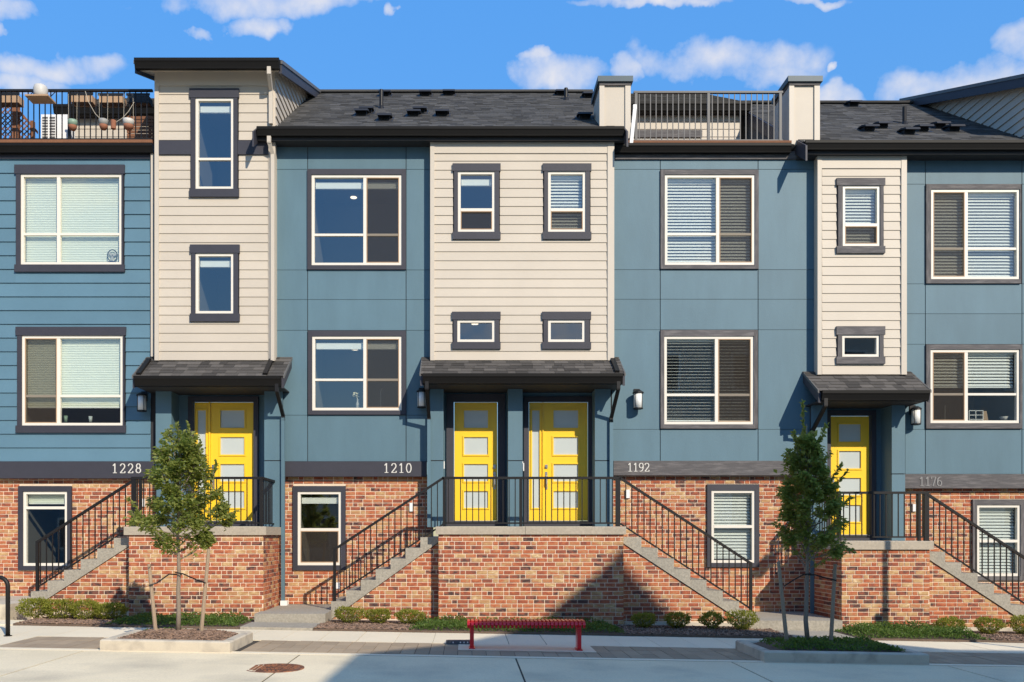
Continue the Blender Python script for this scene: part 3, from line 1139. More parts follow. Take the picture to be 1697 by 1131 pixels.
# ---------------- canopies over the doors
def canopy(parent, px0, px1, pyb, pyg, front=-0.88):
    """px0..px1 gutter ends and pyg gutter top on the front plane; pyb top edge at the wall"""
    x0, x1 = PX(px0, front), PX(px1, front)
    zf, zb = PZ(pyg, front), PZ(pyb, YW)
    yf = front + 0.10
    sl = (zb - zf) / (0 - yf)
    MB().prism([(yf, zf), (0.0, zb), (0.0, zb - 0.04), (yf, zf - 0.04)], 'x', x0 + 0.01, x1 - 0.01).build('canopy_deck', 'shingle_porch', parent)
    shingle_slope(parent, x0 - 0.02, x1 + 0.02, yf - 0.02, zf - 0.012, -0.01, zb - 0.005, 0.143, (0.14, 0.30), 'shingle_porch', True)
    for a, b in ((x0 - 0.01, x0 + 0.035), (x1 - 0.035, x1 + 0.01)):
        MB().prism([(yf - 0.02, zf - 0.045), (0, zb - 0.045), (0, zb - 0.22), (yf - 0.02, zf - 0.24)], 'x', a, b).build('rake_board', 'charcoal_trim', parent)
    for a in (x0 - 0.025, x1):
        MB().prism([(yf - 0.03, zf + 0.006), (0, zb + 0.006), (0, zb - 0.05), (yf - 0.03, zf - 0.05)], 'x', a, a + 0.025).build('drip_edge', 'metal_grey', parent)
    gutter(parent, x0 + 0.04, x1 - 0.04, front, zf - 0.01, 0.19, 0.12)
    one('fascia_board', 'soffit_dark', parent, x0 + 0.04, x1 - 0.04, front + 0.121, front + 0.15, zf - 0.21, zf - 0.06)
    # sloping soffit back to the pilasters
    MB().prism([(front + 0.15, zf - 0.205), (0.30, zf - 0.205), (0.30, zf - 0.18), (front + 0.15, zf - 0.18)], 'x', x0 + 0.04, x1 - 0.04).build('soffit', 'soffit_dark', parent)
    return x0, x1, zf, zb, sl, yf


cA = canopy(H28, 218, 468, 592, 622)
cB = canopy(H10, 697, 1036, 592, 618)
cC = canopy(H76, 1360, 1545, 616, 646)


def roof_run(parent, c, x):
    """downspout laid down the slope of a canopy"""
    x0, x1, zf, zb, sl, yf = c
    downspout(parent, [(x, -0.22, zb - 0.22 * sl + 0.05), (x, yf + 0.02, zf + 0.05)], 'metal_black', 0.085, 'canopy_downspout')


roof_run(H28, cA, PX(250, -0.1))
roof_run(H28, cA, PX(450, -0.2))
roof_run(H10, cB, PX(1015, -0.2))


def leader(parent, c, right, ztop_p, xwall, zbot):
    """black elbow from the canopy gutter back to the pilaster, then a blue pipe to the ground"""
    x0, x1, zf, zb, sl, yf = c
    x = x1 - 0.12 if right else x0 + 0.12
    y0 = -0.82
    downspout(parent, [(x, y0, zf - 0.18), (x, y0, zf - 0.30), (xwall, YP - 0.05, ztop_p), (xwall, YP - 0.05, ztop_p - 0.08)], 'metal_black', 0.07, 'gutter_elbow')
    downspout(parent, [(xwall, YP - 0.05, ztop_p - 0.06), (xwall, YP - 0.05, zbot)], 'blue_panel', 0.07)


# ---------------- entries
def entry(parent, pil, pyt, pyb, door, side=None, handle='right', trim=14, recess=None):
    """door: (x0,x1,y0,y1) on plane YD; recess: photo x-range (on YP) of the opening between pilasters"""
    x0, x1, z0, z1 = rect(door, YD)
    d0 = min(x0, PX(side[0], YD)) if side else x0
    tr = trim / S(YD)
    rx0, rx1 = PX(recess[0], YP), PX(recess[1], YP)
    ztop = PZ(pyt, YP)
    # back wall of the recess, dark casing round the opening
    one('recess_wall', 'blue_panel', parent, rx0, d0 - tr, YD - 0.0, YD + 0.05, z0 - 0.12, ztop)
    one('recess_wall', 'blue_panel', parent, x1 + tr, rx1, YD - 0.0, YD + 0.05, z0 - 0.12, ztop)
    one('recess_wall', 'blue_panel', parent, d0 - tr, x1 + tr, YD, YD + 0.05, z1 + tr, ztop)
    for a, b in ((d0 - tr, d0 - 0.012), (x1 + 0.012, x1 + tr)):
        one('door_casing', 'charcoal_trim', parent, a, b, YD - 0.06, YD + 0.08, z0 - 0.12, z1 + 0.012)
    one('door_casing', 'charcoal_trim', parent, d0 - tr, x1 + tr, YD - 0.06, YD + 0.08, z1 + 0.012, z1 + tr)
    one('threshold', 'charcoal_trim', parent, d0 - 0.012, x1 + 0.012, YD - 0.05, YD + 0.1, z0 - 0.12, z0 - 0.01)
    one('recess_side', 'blue_panel', parent, rx0 - 0.02, rx0, YP + 0.06, YD + 0.05, z0 - 0.12, ztop)
    one('recess_side', 'blue_panel', parent, rx1, rx1 + 0.02, YP + 0.06, YD + 0.05, z0 - 0.12, ztop)

    def leaf(name, a, b, lights, pw):
        ps = []
        w_ = b - a
        for (u0, u1) in lights:
            ps.append((a + w_ * pw[0], a + w_ * pw[1], z1 - u1, z1 - u0))
        o = holed(name, 'door_yellow', parent, a, b, z0, z1, ps, YD + 0.02, YD + 0.065)
        for p in ps:
            one('glass_light', 'frosted_glass', o, p[0] - 0.005, p[1] + 0.005, YD + 0.034, YD + 0.05, p[2] - 0.005, p[3] + 0.005)
            e, t = 0.055, 0.03
            fr = MB()
            q = (p[0] - t, p[1] + t, p[2] - t, p[3] + t)
            fr.box(q[0], p[0], YD + 0.004, YD + 0.0205, q[2], q[3]).box(p[1], q[1], YD + 0.004, YD + 0.0205, q[2], q[3])
            fr.box(p[0], p[1], YD + 0.004, YD + 0.0205, q[2], p[2]).box(p[0], p[1], YD + 0.004, YD + 0.0205, p[3], q[3])
            fr.build('light_moulding', 'door_yellow', o)
        return o
    hh = (z1 - z0)
    lt = [(0.068 * hh, 0.215 * hh), (0.295 * hh, 0.442 * hh), (0.523 * hh, 0.668 * hh), (0.752 * hh, 0.893 * hh)]
    dr = leaf('door', x0, x1, lt, (0.225, 0.785))
    if side:
        a, b = PX(side[0], YD), PX(side[1], YD)
        leaf('sidelight', a, b, [(0.068 * hh, 0.893 * hh)], (0.22, 0.78))
        one('mullion_post', 'door_yellow', parent, b, x0 - 0.004, YD - 0.012, YD + 0.06, z0, z1)
    xh = x1 - 0.055 if handle == 'right' else x0 + 0.055
    zh = z0 + 0.95
    mbh = MB()
    mbh.box(xh - 0.028, xh + 0.028, YD + 0.005, YD + 0.021, zh + 0.13, zh + 0.21)
    mbh.tube([(xh, YD + 0.006, zh + 0.17), (xh, YD - 0.02, zh + 0.17)], 0.025, 10)
    mbh.build('deadbolt', 'steel', dr)
    mbh = MB().box(xh - 0.025, xh + 0.025, YD + 0.008, YD + 0.021, zh - 0.30, zh + 0.06)
    mbh.tube([(xh, YD + 0.01, zh - 0.02), (xh, YD - 0.045, zh - 0.05), (xh, YD - 0.05, zh - 0.2), (xh, YD + 0.01, zh - 0.26)], 0.011, 8)
    mbh.build('door_handle', 'steel', dr)
    one('doorbell', 'white_plastic', parent, rx0 + 0.002, rx0 + 0.02, YP + 0.12, YP + 0.17, z0 + 1.05, z0 + 1.2)


def pilaster(parent, a, b, pyt, pyb, split=764):
    pbox('pilaster', 'blue_panel', parent, a, b, pyt, split - 1, YP, YP + 0.1)
    pbox('pilaster', 'blue_panel', parent, a, b, split + 0.6, pyb, YP - 0.004, YP + 0.1)
    one('pilaster_core', 'sheathing', parent, PX(a, YP) + 0.012, PX(b, YP) - 0.012, YP + 0.012, 0.33, PZ(pyb, YP), PZ(pyt, YP))


PYT = 645
pilaster(H28, 258, 284, PYT, 874)
pilaster(H28, 438, 467, PYT, 874)
entry(H28, None, PYT, 864, (349, 420, 667, 863), side=(322, 346), handle='left', recess=(284, 438), trim=9)
pilaster(H10, 713, 735, PYT, 874)
pilaster(H10, 842, 866, PYT, 874)
pilaster(H92, 986, 1012, PYT, 874)
entry(H10, None, PYT, 864, (753, 824, 667, 863), handle='right', recess=(735, 842), trim=13)
entry(H92, None, PYT, 864, (901, 974, 667, 863), side=(877, 899), handle='left', recess=(866, 986), trim=9)
pilaster(H76, 1347, 1371, 668, 898, 786)
pilaster(H76, 1478, 1500, 668, 898, 786)
entry(H76, None, 668, 887, (1376, 1441, 690, 886), handle='left', recess=(1371, 1478), trim=9)
one('mail_notice', 'white_plastic', H92, PX(867, YP + .1), PX(867, YP + .1) + 0.02, YP + 0.1, YP + 0.2, PZ(780, YP), PZ(767, YP))
leader(H28, cA, True, PZ(690, YP), PX(467.5, YP - 0.05) + 0.02, 0.30)
leader(H10, cB, False, PZ(693, YP), PX(711, YP - 0.05), 1.86)
leader(H92, cB, True, PZ(693, YP), PX(1013, YP - 0.05), 1.86)
leader(H76, cC, False, PZ(716, YP), PX(1346, YP - 0.05), 0.12)
one('downspout_boot', 'white_plastic', H28, PX(466, -0.25), PX(477, -0.25), -0.34, -0.2, 0.262, 0.36)


# ---------------- panelled walls
def panel_wall(parent, px0, px1, vx, rows, yp, wins, top, bot, m='blue_panel'):
    """fibre cement panels with open joints; rows: joint heights; wins: photo rectangles taken by windows"""
    xs = [px0] + vx + [px1]
    g = 0.0075
    ys = [top] + rows + [bot]
    for i in range(len(xs) - 1):
        for j in range(len(ys) - 1):
            cx, cy = (xs[i] + xs[i + 1]) / 2, (ys[j] + ys[j + 1]) / 2
            if any(w[0] - 3 < cx < w[1] + 3 and w[2] - 3 < cy < w[3] + 3 for w in wins):
                continue
            one('wall_panel', m, parent, PX(xs[i], yp) + (g if i else 0), PX(xs[i + 1], yp) - g, yp - 0.012, yp + 0.004, PZ(ys[j + 1], yp) + g * 1.2, PZ(ys[j], yp) - g * 0.4)
            # metal flashing lip under the panel
            one('flashing', m, parent, PX(xs[i], yp) + (g if i else 0), PX(xs[i + 1], yp) - g, yp - 0.020, yp + 0.003, PZ(ys[j + 1], yp) + g * 0.2, PZ(ys[j + 1], yp) + g * 1.0)


# 1210
w10u, w10l = (510, 673, 282, 448), (511, 673, 549, 688)
f10u, f10l = (517, 666, 291, 441), (518, 666, 558, 681)
holed('wall', 'sheathing', H10, PX(452, YW), PX(716, YW), PZ(766, YW), PZ(228, YW), [rect(f10u, YW), rect(f10l, YW)], YW + 0.004, YW + 0.05)
panel_wall(H10, 456, 716, [510, 673], [281.5, 448, 497, 548, 688.5], YW, [w10u, w10l], 228, 765)
window(H10, fr=f10u, trim=w10u, yp=YW, ears=False, vbar=605, hbar=390, screen='right', blind='up', label='upper sliding window with raised blind')
wl10 = window(H10, fr=f10l, trim=w10l, yp=YW, ears=False, vbar=605, hbar=630, screen='right', blind='up', label='lower sliding window with a white flower in a vase')
# flower in a vase on the sill of the lower window
vx_, vz_ = PX(592, 0.1), PZ(676, 0.1)
tag(MB().lathe([(0.035, vz_), (0.045, vz_ + 0.08), (0.025, vz_ + 0.16), (0.03, vz_ + 0.19)], vx_, 0.22, 10).build('flower_vase', 'pot_white', None),
    'small white vase on the sill of the lower 1210 window', 'vase')
mbf = MB()
for k in range(26):
    a, b = U(0, 6.28), U(-0.4, 1.4)
    c = Vector((vx_ - 0.04 + 0.05 * math.cos(a) * math.cos(b), 0.22 + 0.05 * math.sin(a) * math.cos(b), vz_ + 0.27 + 0.05 * math.sin(b)))
    mbf.bar(c, c + Vector((U(-.03, .03), U(-.03, .03), U(-.02, .03))), 0.03, 0.012)
mbf.tube([(vx_, 0.22, vz_ + 0.16), (vx_ - 0.03, 0.22, vz_ + 0.26)], 0.006, 5)
tag(mbf.build('cut_flower', 'flower', None), 'cream flower standing in the vase behind the lower 1210 window', 'flower')
pbox('belly_band', 'charcoal_trim', H10, 471, 707, 765, 790, -0.06, YB + 0.05)
number(H10, '1210', 636, 681, 768.5, 783.5, -0.06, 'digit_white')
g10, gf10 = (486, 573, 806, 945), (494, 566, 815, 937)
bx0, bx1 = PX(466, YB), PX(718, YB)
zb1 = PZ(787, YB)
holed('mortar_wall', 'mortar', H10, bx0 - 0.05, bx1, 0.1, zb1, [rect(gf10, YB)], YB, YB + 0.08)
brick_field('b', H10, (0, YB, 0), (1, 0), (0, -1), bx0 - 0.05, bx1, 0.258, zb1, [inner(g10, YB, 0.004)], seed=2)
window(H10, fr=gf10, trim=g10, yp=YB, ears=False, rail=878, blind='up', screen='low', label='ground floor window in the brick wall')
one('outlet_box', 'white_plastic', H10, PX(679, YB), PX(685, YB), YB - 0.05, YB, PZ(848, YB), PZ(834, YB))
pbox('vent_cover', 'white_plastic', H10, 557, 563, 966, 976, YB - 0.03, YB)

# double bay
DBu1, DBu2 = (750, 829.5, 273, 398), (899, 979.5, 273, 398)
DFu1, DFu2 = (759, 820, 285.5, 386), (908, 970, 285.5, 386)
DBl1, DBl2 = (749, 829.5, 518, 579.5), (898, 979, 518, 579.5)
DFl1, DFl2 = (758, 820, 531, 568), (908, 969, 531, 568)
dbx0, dbx1 = PX(713, YP), PX(1018, YP)
tz0, tz1 = PZ(597.5, YP), PZ(226, YP)
holed('bay_wall', 'sheathing', H10, dbx0, dbx1, tz0, tz1, [rect(q, YP) for q in (DFu1, DFu2, DFl1, DFl2)], YP + 0.002, YP + 0.06)
lap_wall(H10, PX(720, YP), PX(1007, YP), tz0, PZ(254, YP), 15.0 / S(YP), [inner(q, YP) for q in (DBu1, DBu2, DBl1, DBl2)], YP, 'cream_siding')
pbox('frieze_board', 'cream_trim', H10, 720, 1007, 226, 254, YP - 0.03, YP)
pbox('corner_board', 'cream_trim', H10, 713, 720, 226, 597.5, YP - 0.04, YP + 0.06)
pbox('corner_board', 'cream_trim', H10, 1007, 1018, 226, 597.5, YP - 0.04, YP + 0.06)
one('side_wall', 'cream_trim', H10, dbx0 + 0.001, dbx0 + 0.03, YP + 0.06, 0.02, tz0, tz1)
one('side_wall', 'cream_trim', H10, dbx1 - 0.03, dbx1 - 0.001, YP + 0.06, 0.02, tz0, tz1)
window(H10, fr=DFu1, trim=DBu1, yp=YP, rail=349, screen='low', blind='up', label='single hung bay window with raised blind')
window(H10, fr=DFu2, trim=DBu2, yp=YP, rail=349, screen='low', blind='slats', label='single hung bay window with slatted blind')
window(H10, fr=DFl1, trim=DBl1, yp=YP, label='small low bay window above the single door')
window(H10, fr=DFl2, trim=DBl2, yp=YP, label='small low bay window above the door with sidelight')

# 1192
w92u, w92l = (1094, 1256, 283, 447), (1094, 1254.5, 548, 711)
f92u, f92l = (1101, 1250, 291, 440.5), (1100, 1248, 558, 704)
holed('wall', 'sheathing', H92, PX(1012, YW), PX(1356, YW), PZ(766, YW), PZ(255, YW), [rect(f92u, YW), rect(f92l, YW)], YW + 0.004, YW + 0.05)
panel_wall(H92, 1014, 1352, [1094, 1256], [281.5, 447.5, 496.5, 547, 712], YW, [w92u, w92l], 264, 765)
window(H92, fr=f92u, trim=w92u, yp=YW, tm='weathered_trim', ears=False, vbar=1189, hbar=389, screen='right', blind='slats', label='upper sliding window with white slatted blind')
window(H92, fr=f92l, trim=w92l, yp=YW, tm='weathered_trim', ears=False, vbar=1187, hbar=655, screen='right', blind='slats', tilt=6, bend=695, label='lower sliding window with slatted blind')
pbox('fascia_board', 'weathered_trim', H92, 1016, 1352, 251, 264, -0.05, 0.0)
gutter(H92, PX(1019, -0.2), PX(1312, -0.2), -0.2, PZ(237, -0.2), 0.17, 0.15)
pbox('deck_edge', 'brown_wood', H92, 1019, 1312, 233, 236.7, -0.17, 0.2)
pbox('belly_band', 'weathered_trim', H92, 1017, 1350, 764, 788, -0.06, YB + 0.05)
number(H92, '1192', 1040, 1075, 768, 781.5, -0.06, 'digit_white')
g92, gf92 = (1171, 1257, 803, 940), (1178, 1250, 813, 933)
bx0, bx1 = PX(1004, YB), PX(1362, YB)
zb1 = PZ(785, YB)
holed('mortar_wall', 'mortar', H92, bx0, bx1, -0.1, zb1, [rect(gf92, YB)], YB, YB + 0.08)
brick_field('c', H92, (0, YB, 0), (1, 0), (0, -1), bx0, bx1, 0.104, zb1, [inner(g92, YB, 0.004)], seed=3)
window(H92, fr=gf92, trim=g92, yp=YB, ears=False, rail=873, blind='slats', label='ground floor window with slatted blind')
one('outlet_box', 'white_plastic', H92, PX(1036, YB), PX(1043, YB), YB - 0.05, YB, PZ(826, YB), PZ(812, YB))

# 1176
B76u, B76l = (1385, 1465, 297, 421), (1384.5, 1465, 542, 604)
F76u, F76l = (1395, 1457, 309, 409.5), (1394, 1456, 556, 592.5)
bx_0, bx_1 = PX(1355, YP), PX(1503, YP)
tz0, tz1 = PZ(621, YP), PZ(250, YP)
holed('bay_wall', 'sheathing', H76, bx_0, bx_1, tz0, tz1, [rect(F76u, YP), rect(F76l, YP)], YP + 0.002, YP + 0.06)
lap_wall(H76, PX(1362, YP), PX(1494, YP), tz0, PZ(279, YP), 14.93 / S(YP), [inner(B76u, YP), inner(B76l, YP)], YP, 'cream_siding')
pbox('frieze_board', 'cream_trim', H76, 1362, 1494, 250, 279, YP - 0.03, YP)
pbox('corner_board', 'cream_trim', H76, 1355, 1362, 250, 621, YP - 0.04, YP + 0.06)
pbox('corner_board', 'cream_trim', H76, 1494, 1503, 250, 621, YP - 0.04, YP + 0.06)
one('side_wall', 'cream_trim', H76, bx_0 + 0.001, bx_0 + 0.03, YP + 0.06, 0.02, tz0, tz1)
one('side_wall', 'cream_trim', H76, bx_1 - 0.03, bx_1 - 0.001, YP + 0.06, 0.02, tz0, tz1)
window(H76, fr=F76u, trim=B76u, yp=YP, tm='weathered_trim', rail=374, screen='low', blind='slats', label='single hung bay window with slatted blind')
window(H76, fr=F76l, trim=B76l, yp=YP, tm='weathered_trim', label='small low bay window above the single door')
w76u, w76l = (1533, 1690, 307, 471), (1533, 1692, 572, 711)
f76u, f76l = (1541, 1688, 315, 464), (1540, 1688, 580, 702)
holed('wall', 'sheathing', H76, PX(1501, YW), PX(1850, YW), PZ(787, YW), PZ(250, YW), [rect(f76u, YW), rect(f76l, YW)], YW + 0.004, YW + 0.05)
panel_wall(H76, 1500, 1850, [1533, 1693], [306, 471, 520.5, 571, 712], YW, [w76u, w76l], 250, 786)
window(H76, fr=f76u, trim=w76u, yp=YW, tm='weathered_trim', ears=False, vbar=1600, hbar=413, screen='left', blind='slats', label='upper sliding window with white slatted blind')
window(H76, fr=f76l, trim=w76l, yp=YW, tm='weathered_trim', ears=False, vbar=1600, hbar=654, screen='left', blind='slats', bend=640, label='lower sliding window with blind half down')
pbox('belly_band', 'weathered_trim', H76, 1499, 1850, 786, 809.5, -0.06, YB + 0.05)
number(H76, '1176', 1523, 1560, 791, 805.5, -0.06, 'digit_faded')
g76, gf76 = (1610, 1697, 828, 962), (1617, 1689, 837, 955)
bx0, bx1 = PX(1488, YB), PX(1850, YB)
zb1 = PZ(808, YB)
holed('mortar_wall', 'mortar', H76, bx0, bx1, -0.2, zb1, [rect(gf76, YB)], YB, YB + 0.08)
brick_field('d', H76, (0, YB, 0), (1, 0), (0, -1), bx0, bx1, -0.1, zb1, [inner(g76, YB, 0.004)], seed=4)
window(H76, fr=gf76, trim=g76, yp=YB, tm='weathered_trim', ears=False, rail=897, blind='slats', label='ground floor window with slatted blind')
one('outlet_box', 'white_plastic', H76, PX(1511, YB), PX(1517, YB), YB - 0.05, YB, PZ(848, YB), PZ(836, YB))


# ---------------- main roofs
def main_roof(parent, x0, x1, ze, length=4.45):
    yA, yB_ = EAVE_Y + 0.10, EAVE_Y + 0.10 + length
    zA, zB_ = ze, ze + RP * length
    MB().prism([(yA, zA - 0.02), (yB_, zB_ - 0.02), (yB_ + 4, zB_ - 2.7), (yB_ + 4, zB_ - 3.0), (yA, zA - 0.06)], 'x', x0, x1).build('roof', 'shingle', parent)
    shingle_slope(parent, x0, x1, yA - 0.03, zA - 0.02, yB_, zB_, 0.143, (0.16, 0.33), 'shingle', False)
    one('ridge_cap', 'shingle', parent, x0, x1, yB_ - 0.12, yB_ + 0.12, zB_ - 0.02, zB_ + 0.03)
    gutter(parent, x0 + 0.02, x1 - 0.02, EAVE_Y - 0.02, ze, 0.17, 0.12)
    one('drip_edge', 'metal_grey', parent, x0, x1, EAVE_Y + 0.03, EAVE_Y + 0.12, ze - 0.004, ze + 0.012)
    one('fascia_board', 'soffit_dark', parent, x0, x1, EAVE_Y + 0.102, EAVE_Y + 0.13, ze - 0.23, ze - 0.02)
    one('soffit', 'soffit_dark', parent, x0, x1, EAVE_Y + 0.13, 0.0, ze - 0.22, ze - 0.19)
    yt, zt_t = -0.60, zA + RP * (-0.60 - yA)
    for xa in (x0 - 0.035, x1):
        MB().prism([(yt, zt_t + 0.0), (yB_, zB_ + 0.0), (yB_, zB_ - 0.3), (yt, zt_t - 0.30)], 'x', xa, xa + 0.035).build('rake_board', 'charcoal_trim', parent)
    return yA, zA


r10x0, r10x1 = PX(424, EAVE_Y), PX(1036, EAVE_Y)
yA, zA10 = main_roof(H10, r10x0, r10x1, z_eave10)
r76x0, r76x1 = PX(1333, EAVE_Y), PX(1850, EAVE_Y)
yA, zA76 = main_roof(H76, r76x0, r76x1, z_eave76)


def on_roof(px, py, zA_):
    """where the sight line through a photo pixel meets a main roof"""
    k, q = (VY - py) / F, (px - VX) / F
    y = (zA_ - RP * yA - H + k * CAMY) / (k - RP)
    return q * (y - CAMY), y, zA_ + RP * (y - yA)


def roof_vent(parent, px, py, zA_):
    x, y, z = on_roof(px, py, zA_)
    w_ = 0.15
    mb = MB()
    mb.prism([(y - 0.12, z - 0.12), (y - 0.12, z + 0.03), (y + 0.10, z + 0.085), (y + 0.10, z + 0.03)], 'x', x - 0.11, x + 0.11)
    mb.prism([(y - 0.27, z - 0.025), (y - 0.24, z + 0.028), (y - 0.05, z + 0.095), (y + 0.13, z + 0.118), (y + 0.13, z + 0.098), (y - 0.05, z + 0.065), (y - 0.235, z - 0.012)], 'x', x - w_, x + w_)
    mb.prism([(y - 0.24, z - 0.16), (y + 0.2, z + 0.1334), (y + 0.2, z + 0.145), (y - 0.24, z - 0.145)], 'x', x - w_ - 0.03, x + w_ + 0.03)
    mb.build('roof_vent', 'vent_black', parent)


def vent_pipe(parent, px, py, h, zA_):
    x, y, z = on_roof(px, py, zA_)
    MB().lathe([(0.10, z - 0.08), (0.06, z + 0.03), (0.045, z + 0.05), (0.045, z + h)], x, y, 12).build('vent_pipe', 'metal_black', parent)


for (a, b) in [(600, 191), (608, 187), (638, 199), (686, 192), (696, 187), (733, 192), (638, 159), (705, 159), (744, 158), (975, 162), (968, 197), (930, 158)]:
    roof_vent(H10, a, b, zA10)
for (a, b, h) in [(632, 180, 0.42), (938, 166, 0.28)]:
    vent_pipe(H10, a, b, h, zA10)
for (a, b) in [(1437, 217), (1459, 212), (1503, 222), (1526, 217), (1554, 212), (1577, 217), (1412, 176)]:
    roof_vent(H76, a, b, zA76)
vent_pipe(H76, 1499, 206, 0.38, zA76)

# tower of 1176, seen beyond the right end of its roof
t76 = PX(1715, -0.65)
tower_flank(H76, t76 + 0.22, -1, PZ(232, YP), PZ(138, YP), 0.40, lambda z: EAVE_Y + (z - z_eave76) / RP)
shed_roof(H76, t76, t76 + 2.9, -0.53, PZ(117, -0.65), 0.40, 5.2)
one('tower_front', 'cream_siding', H76, t76 + 0.22, t76 + 2.6, YP, YP + 0.05, PZ(250, YP), PZ(130, YP))


# cream pillars at the ends of the 1192 deck
def deck_pillar(a, b, pyt, pyb, zlow):
    y0, y1 = -0.12, 0.72
    x0, x1 = PX(a, y0), PX(b, y0)
    z1 = PZ(pyt, y0)
    MB().box(x0, x1, y0, y1, zlow, z1).build('deck_pillar', 'cream_siding', H92)
    for q in ((x0 - 0.01, x0 + 0.09), (x1 - 0.10, x1 + 0.01)):
        one('corner_board', 'cream_trim', H92, q[0], q[1], y0 - 0.03, y0, zlow, z1 - 0.002)
    one('trim_board', 'weathered_trim', H92, x0 - 0.012, x1 + 0.012, y0 - 0.04, y1 + 0.01, z1, z1 + 0.06)
    one('metal_cap', 'metal_cap', H92, x0 - 0.05, x1 + 0.05, y0 - 0.08, y1 + 0.05, z1 + 0.06, z1 + 0.17)


deck_pillar(994, 1044, 143, 240, z_eave10 - 0.1)
deck_pillar(1308, 1357, 143, 240, PZ(240, -0.12))
downspout(H92, [(PX(1052, -0.15), -0.15, PZ(176, -0.15)), (PX(1052, -0.15), -0.15, PZ(180, -0.15)), (PX(1046, -0.15), -0.15, PZ(238, -0.15))], 'white_plastic', 0.07)
one('deck_floor', 'brown_wood', H92, PX(1019, 0), PX(1352, 0), 0.2, 3.6, PZ(236, 0) - 0.05, PZ(236, 0))
one('deck_floor', 'brown_wood', H28, PX(-150, 0), PX(256, 0), 0.2, 3.6, PZ(236, 0) - 0.05, PZ(236, 0))


# set-back roof-top storeys behind the decks
def penthouse(parent, px0, px1, yb, py_gt, py_gb, py_low, py_ridge, win=None):
    x0, x1 = PX(px0, yb), PX(px1, yb)
    zg, zl = PZ(py_gt, yb), PZ(py_low, yb) - 0.3
    lap_wall(parent, x0, x1, zl, zg - 0.12, 15.0 / S(YP), [rect(win, yb)] if win else [], yb, 'cream_siding')
    one('penthouse_wall', 'cream_trim', parent, x0, x1, yb + 0.001, yb + 0.1, zl, zg)
    yf = yb - 0.26
    ze = PZ(py_gt, yf)
    slope = 0.55
    L = 1.0
    for _ in range(40):
        if VY - (ze + slope * L - H) * S(yf + L) < py_ridge:
            break
        L += 0.1
    xa, xb = PX(px0, yf) - 0.1, PX(px1, yf) + 0.25
    MB().prism([(yf + 0.08, ze), (yf + L, ze + slope * L), (yf + L + 1, ze), (yf + 0.08, ze - 0.04)], 'x', xa, xb).build('penthouse_roof', 'shingle', parent)
    shingle_slope(parent, xa, xb, yf + 0.06, ze, yf + L, ze + slope * L, 0.143, (0.16, 0.33), 'shingle', False)
    gutter(parent, xa, xb, yf - 0.04, ze, (py_gb - py_gt) / S(yf), 0.12)
    one('soffit', 'soffit_dark', parent, xa, xb, yf + 0.09, yb, ze - 0.20, ze - 0.17)
    if win:
        q = rect(win, yb)
        one('penthouse_window', 'weathered_trim', parent, q[0], q[1], yb - 0.045, yb - 0.002, q[2], q[3])


penthouse(H92, 1000, 1226, 3.0, 169, 183, 232, 156, win=(1040, 1163, 217, 229))
penthouse(H28, 96, 250, 2.6, 174, 188, 232, 164)
# lower gable end to the right of the 1192 roof-top storey
yg = 3.6
MB().prism([(PX(1228, yg), PZ(236, yg)), (PX(1228, yg), PZ(190, yg)), (PX(1300, yg), PZ(222, yg)), (PX(1300, yg), PZ(236, yg))], 'y', yg, yg + 0.1).build('gable_wall', 'cream_siding', H92)
MB().prism([(PX(1226, yg), PZ(186, yg)), (PX(1226, yg), PZ(194, yg)), (PX(1302, yg), PZ(228, yg)), (PX(1302, yg), PZ(220, yg))], 'y', yg - 0.12, yg - 0.01).build('rake_board', 'soffit_dark', H92)
MB().prism([(PX(1226, 4.2), PZ(236, 4.2)), (PX(1226, 4.2), PZ(170, 4.2)), (PX(1322, 4.2), PZ(170, 4.2)), (PX(1322, 4.2), PZ(236, 4.2))], 'y', 4.2, 4.5).build('rear_roof', 'shingle', H92)

# recessed ceiling lamps glowing in a few rooms
em = bpy.data.materials.new('lamp_glow')
em.use_nodes = True
em.node_tree.nodes.clear()
eo = em.node_tree.nodes.new('ShaderNodeOutputMaterial')
ee = em.node_tree.nodes.new('ShaderNodeEmission')
ee.inputs[0].default_value = (1.0, 0.82, 0.6, 1)
ee.inputs[1].default_value = 2.2
em.node_tree.links.new(ee.outputs[0], eo.inputs[0])
MATS['lamp_glow'] = em
for hs, px, fr_, yp_, dy_ in ((H10, 586, f10u, YW, 1.2), (H10, 572, f10l, YW, 0.8), (H10, 588, f10l, YW, 1.3), (H10, 787, DFl1, YP, 0.35)):
    yy = yp_ + dy_
    zc = PZ(fr_[2], yp_) + 0.015
    MB().lathe([(0.07, zc - 0.012), (0.07, zc)], PX(px, yy), yy, 14).build('ceiling_lamp', 'lamp_glow', hs)

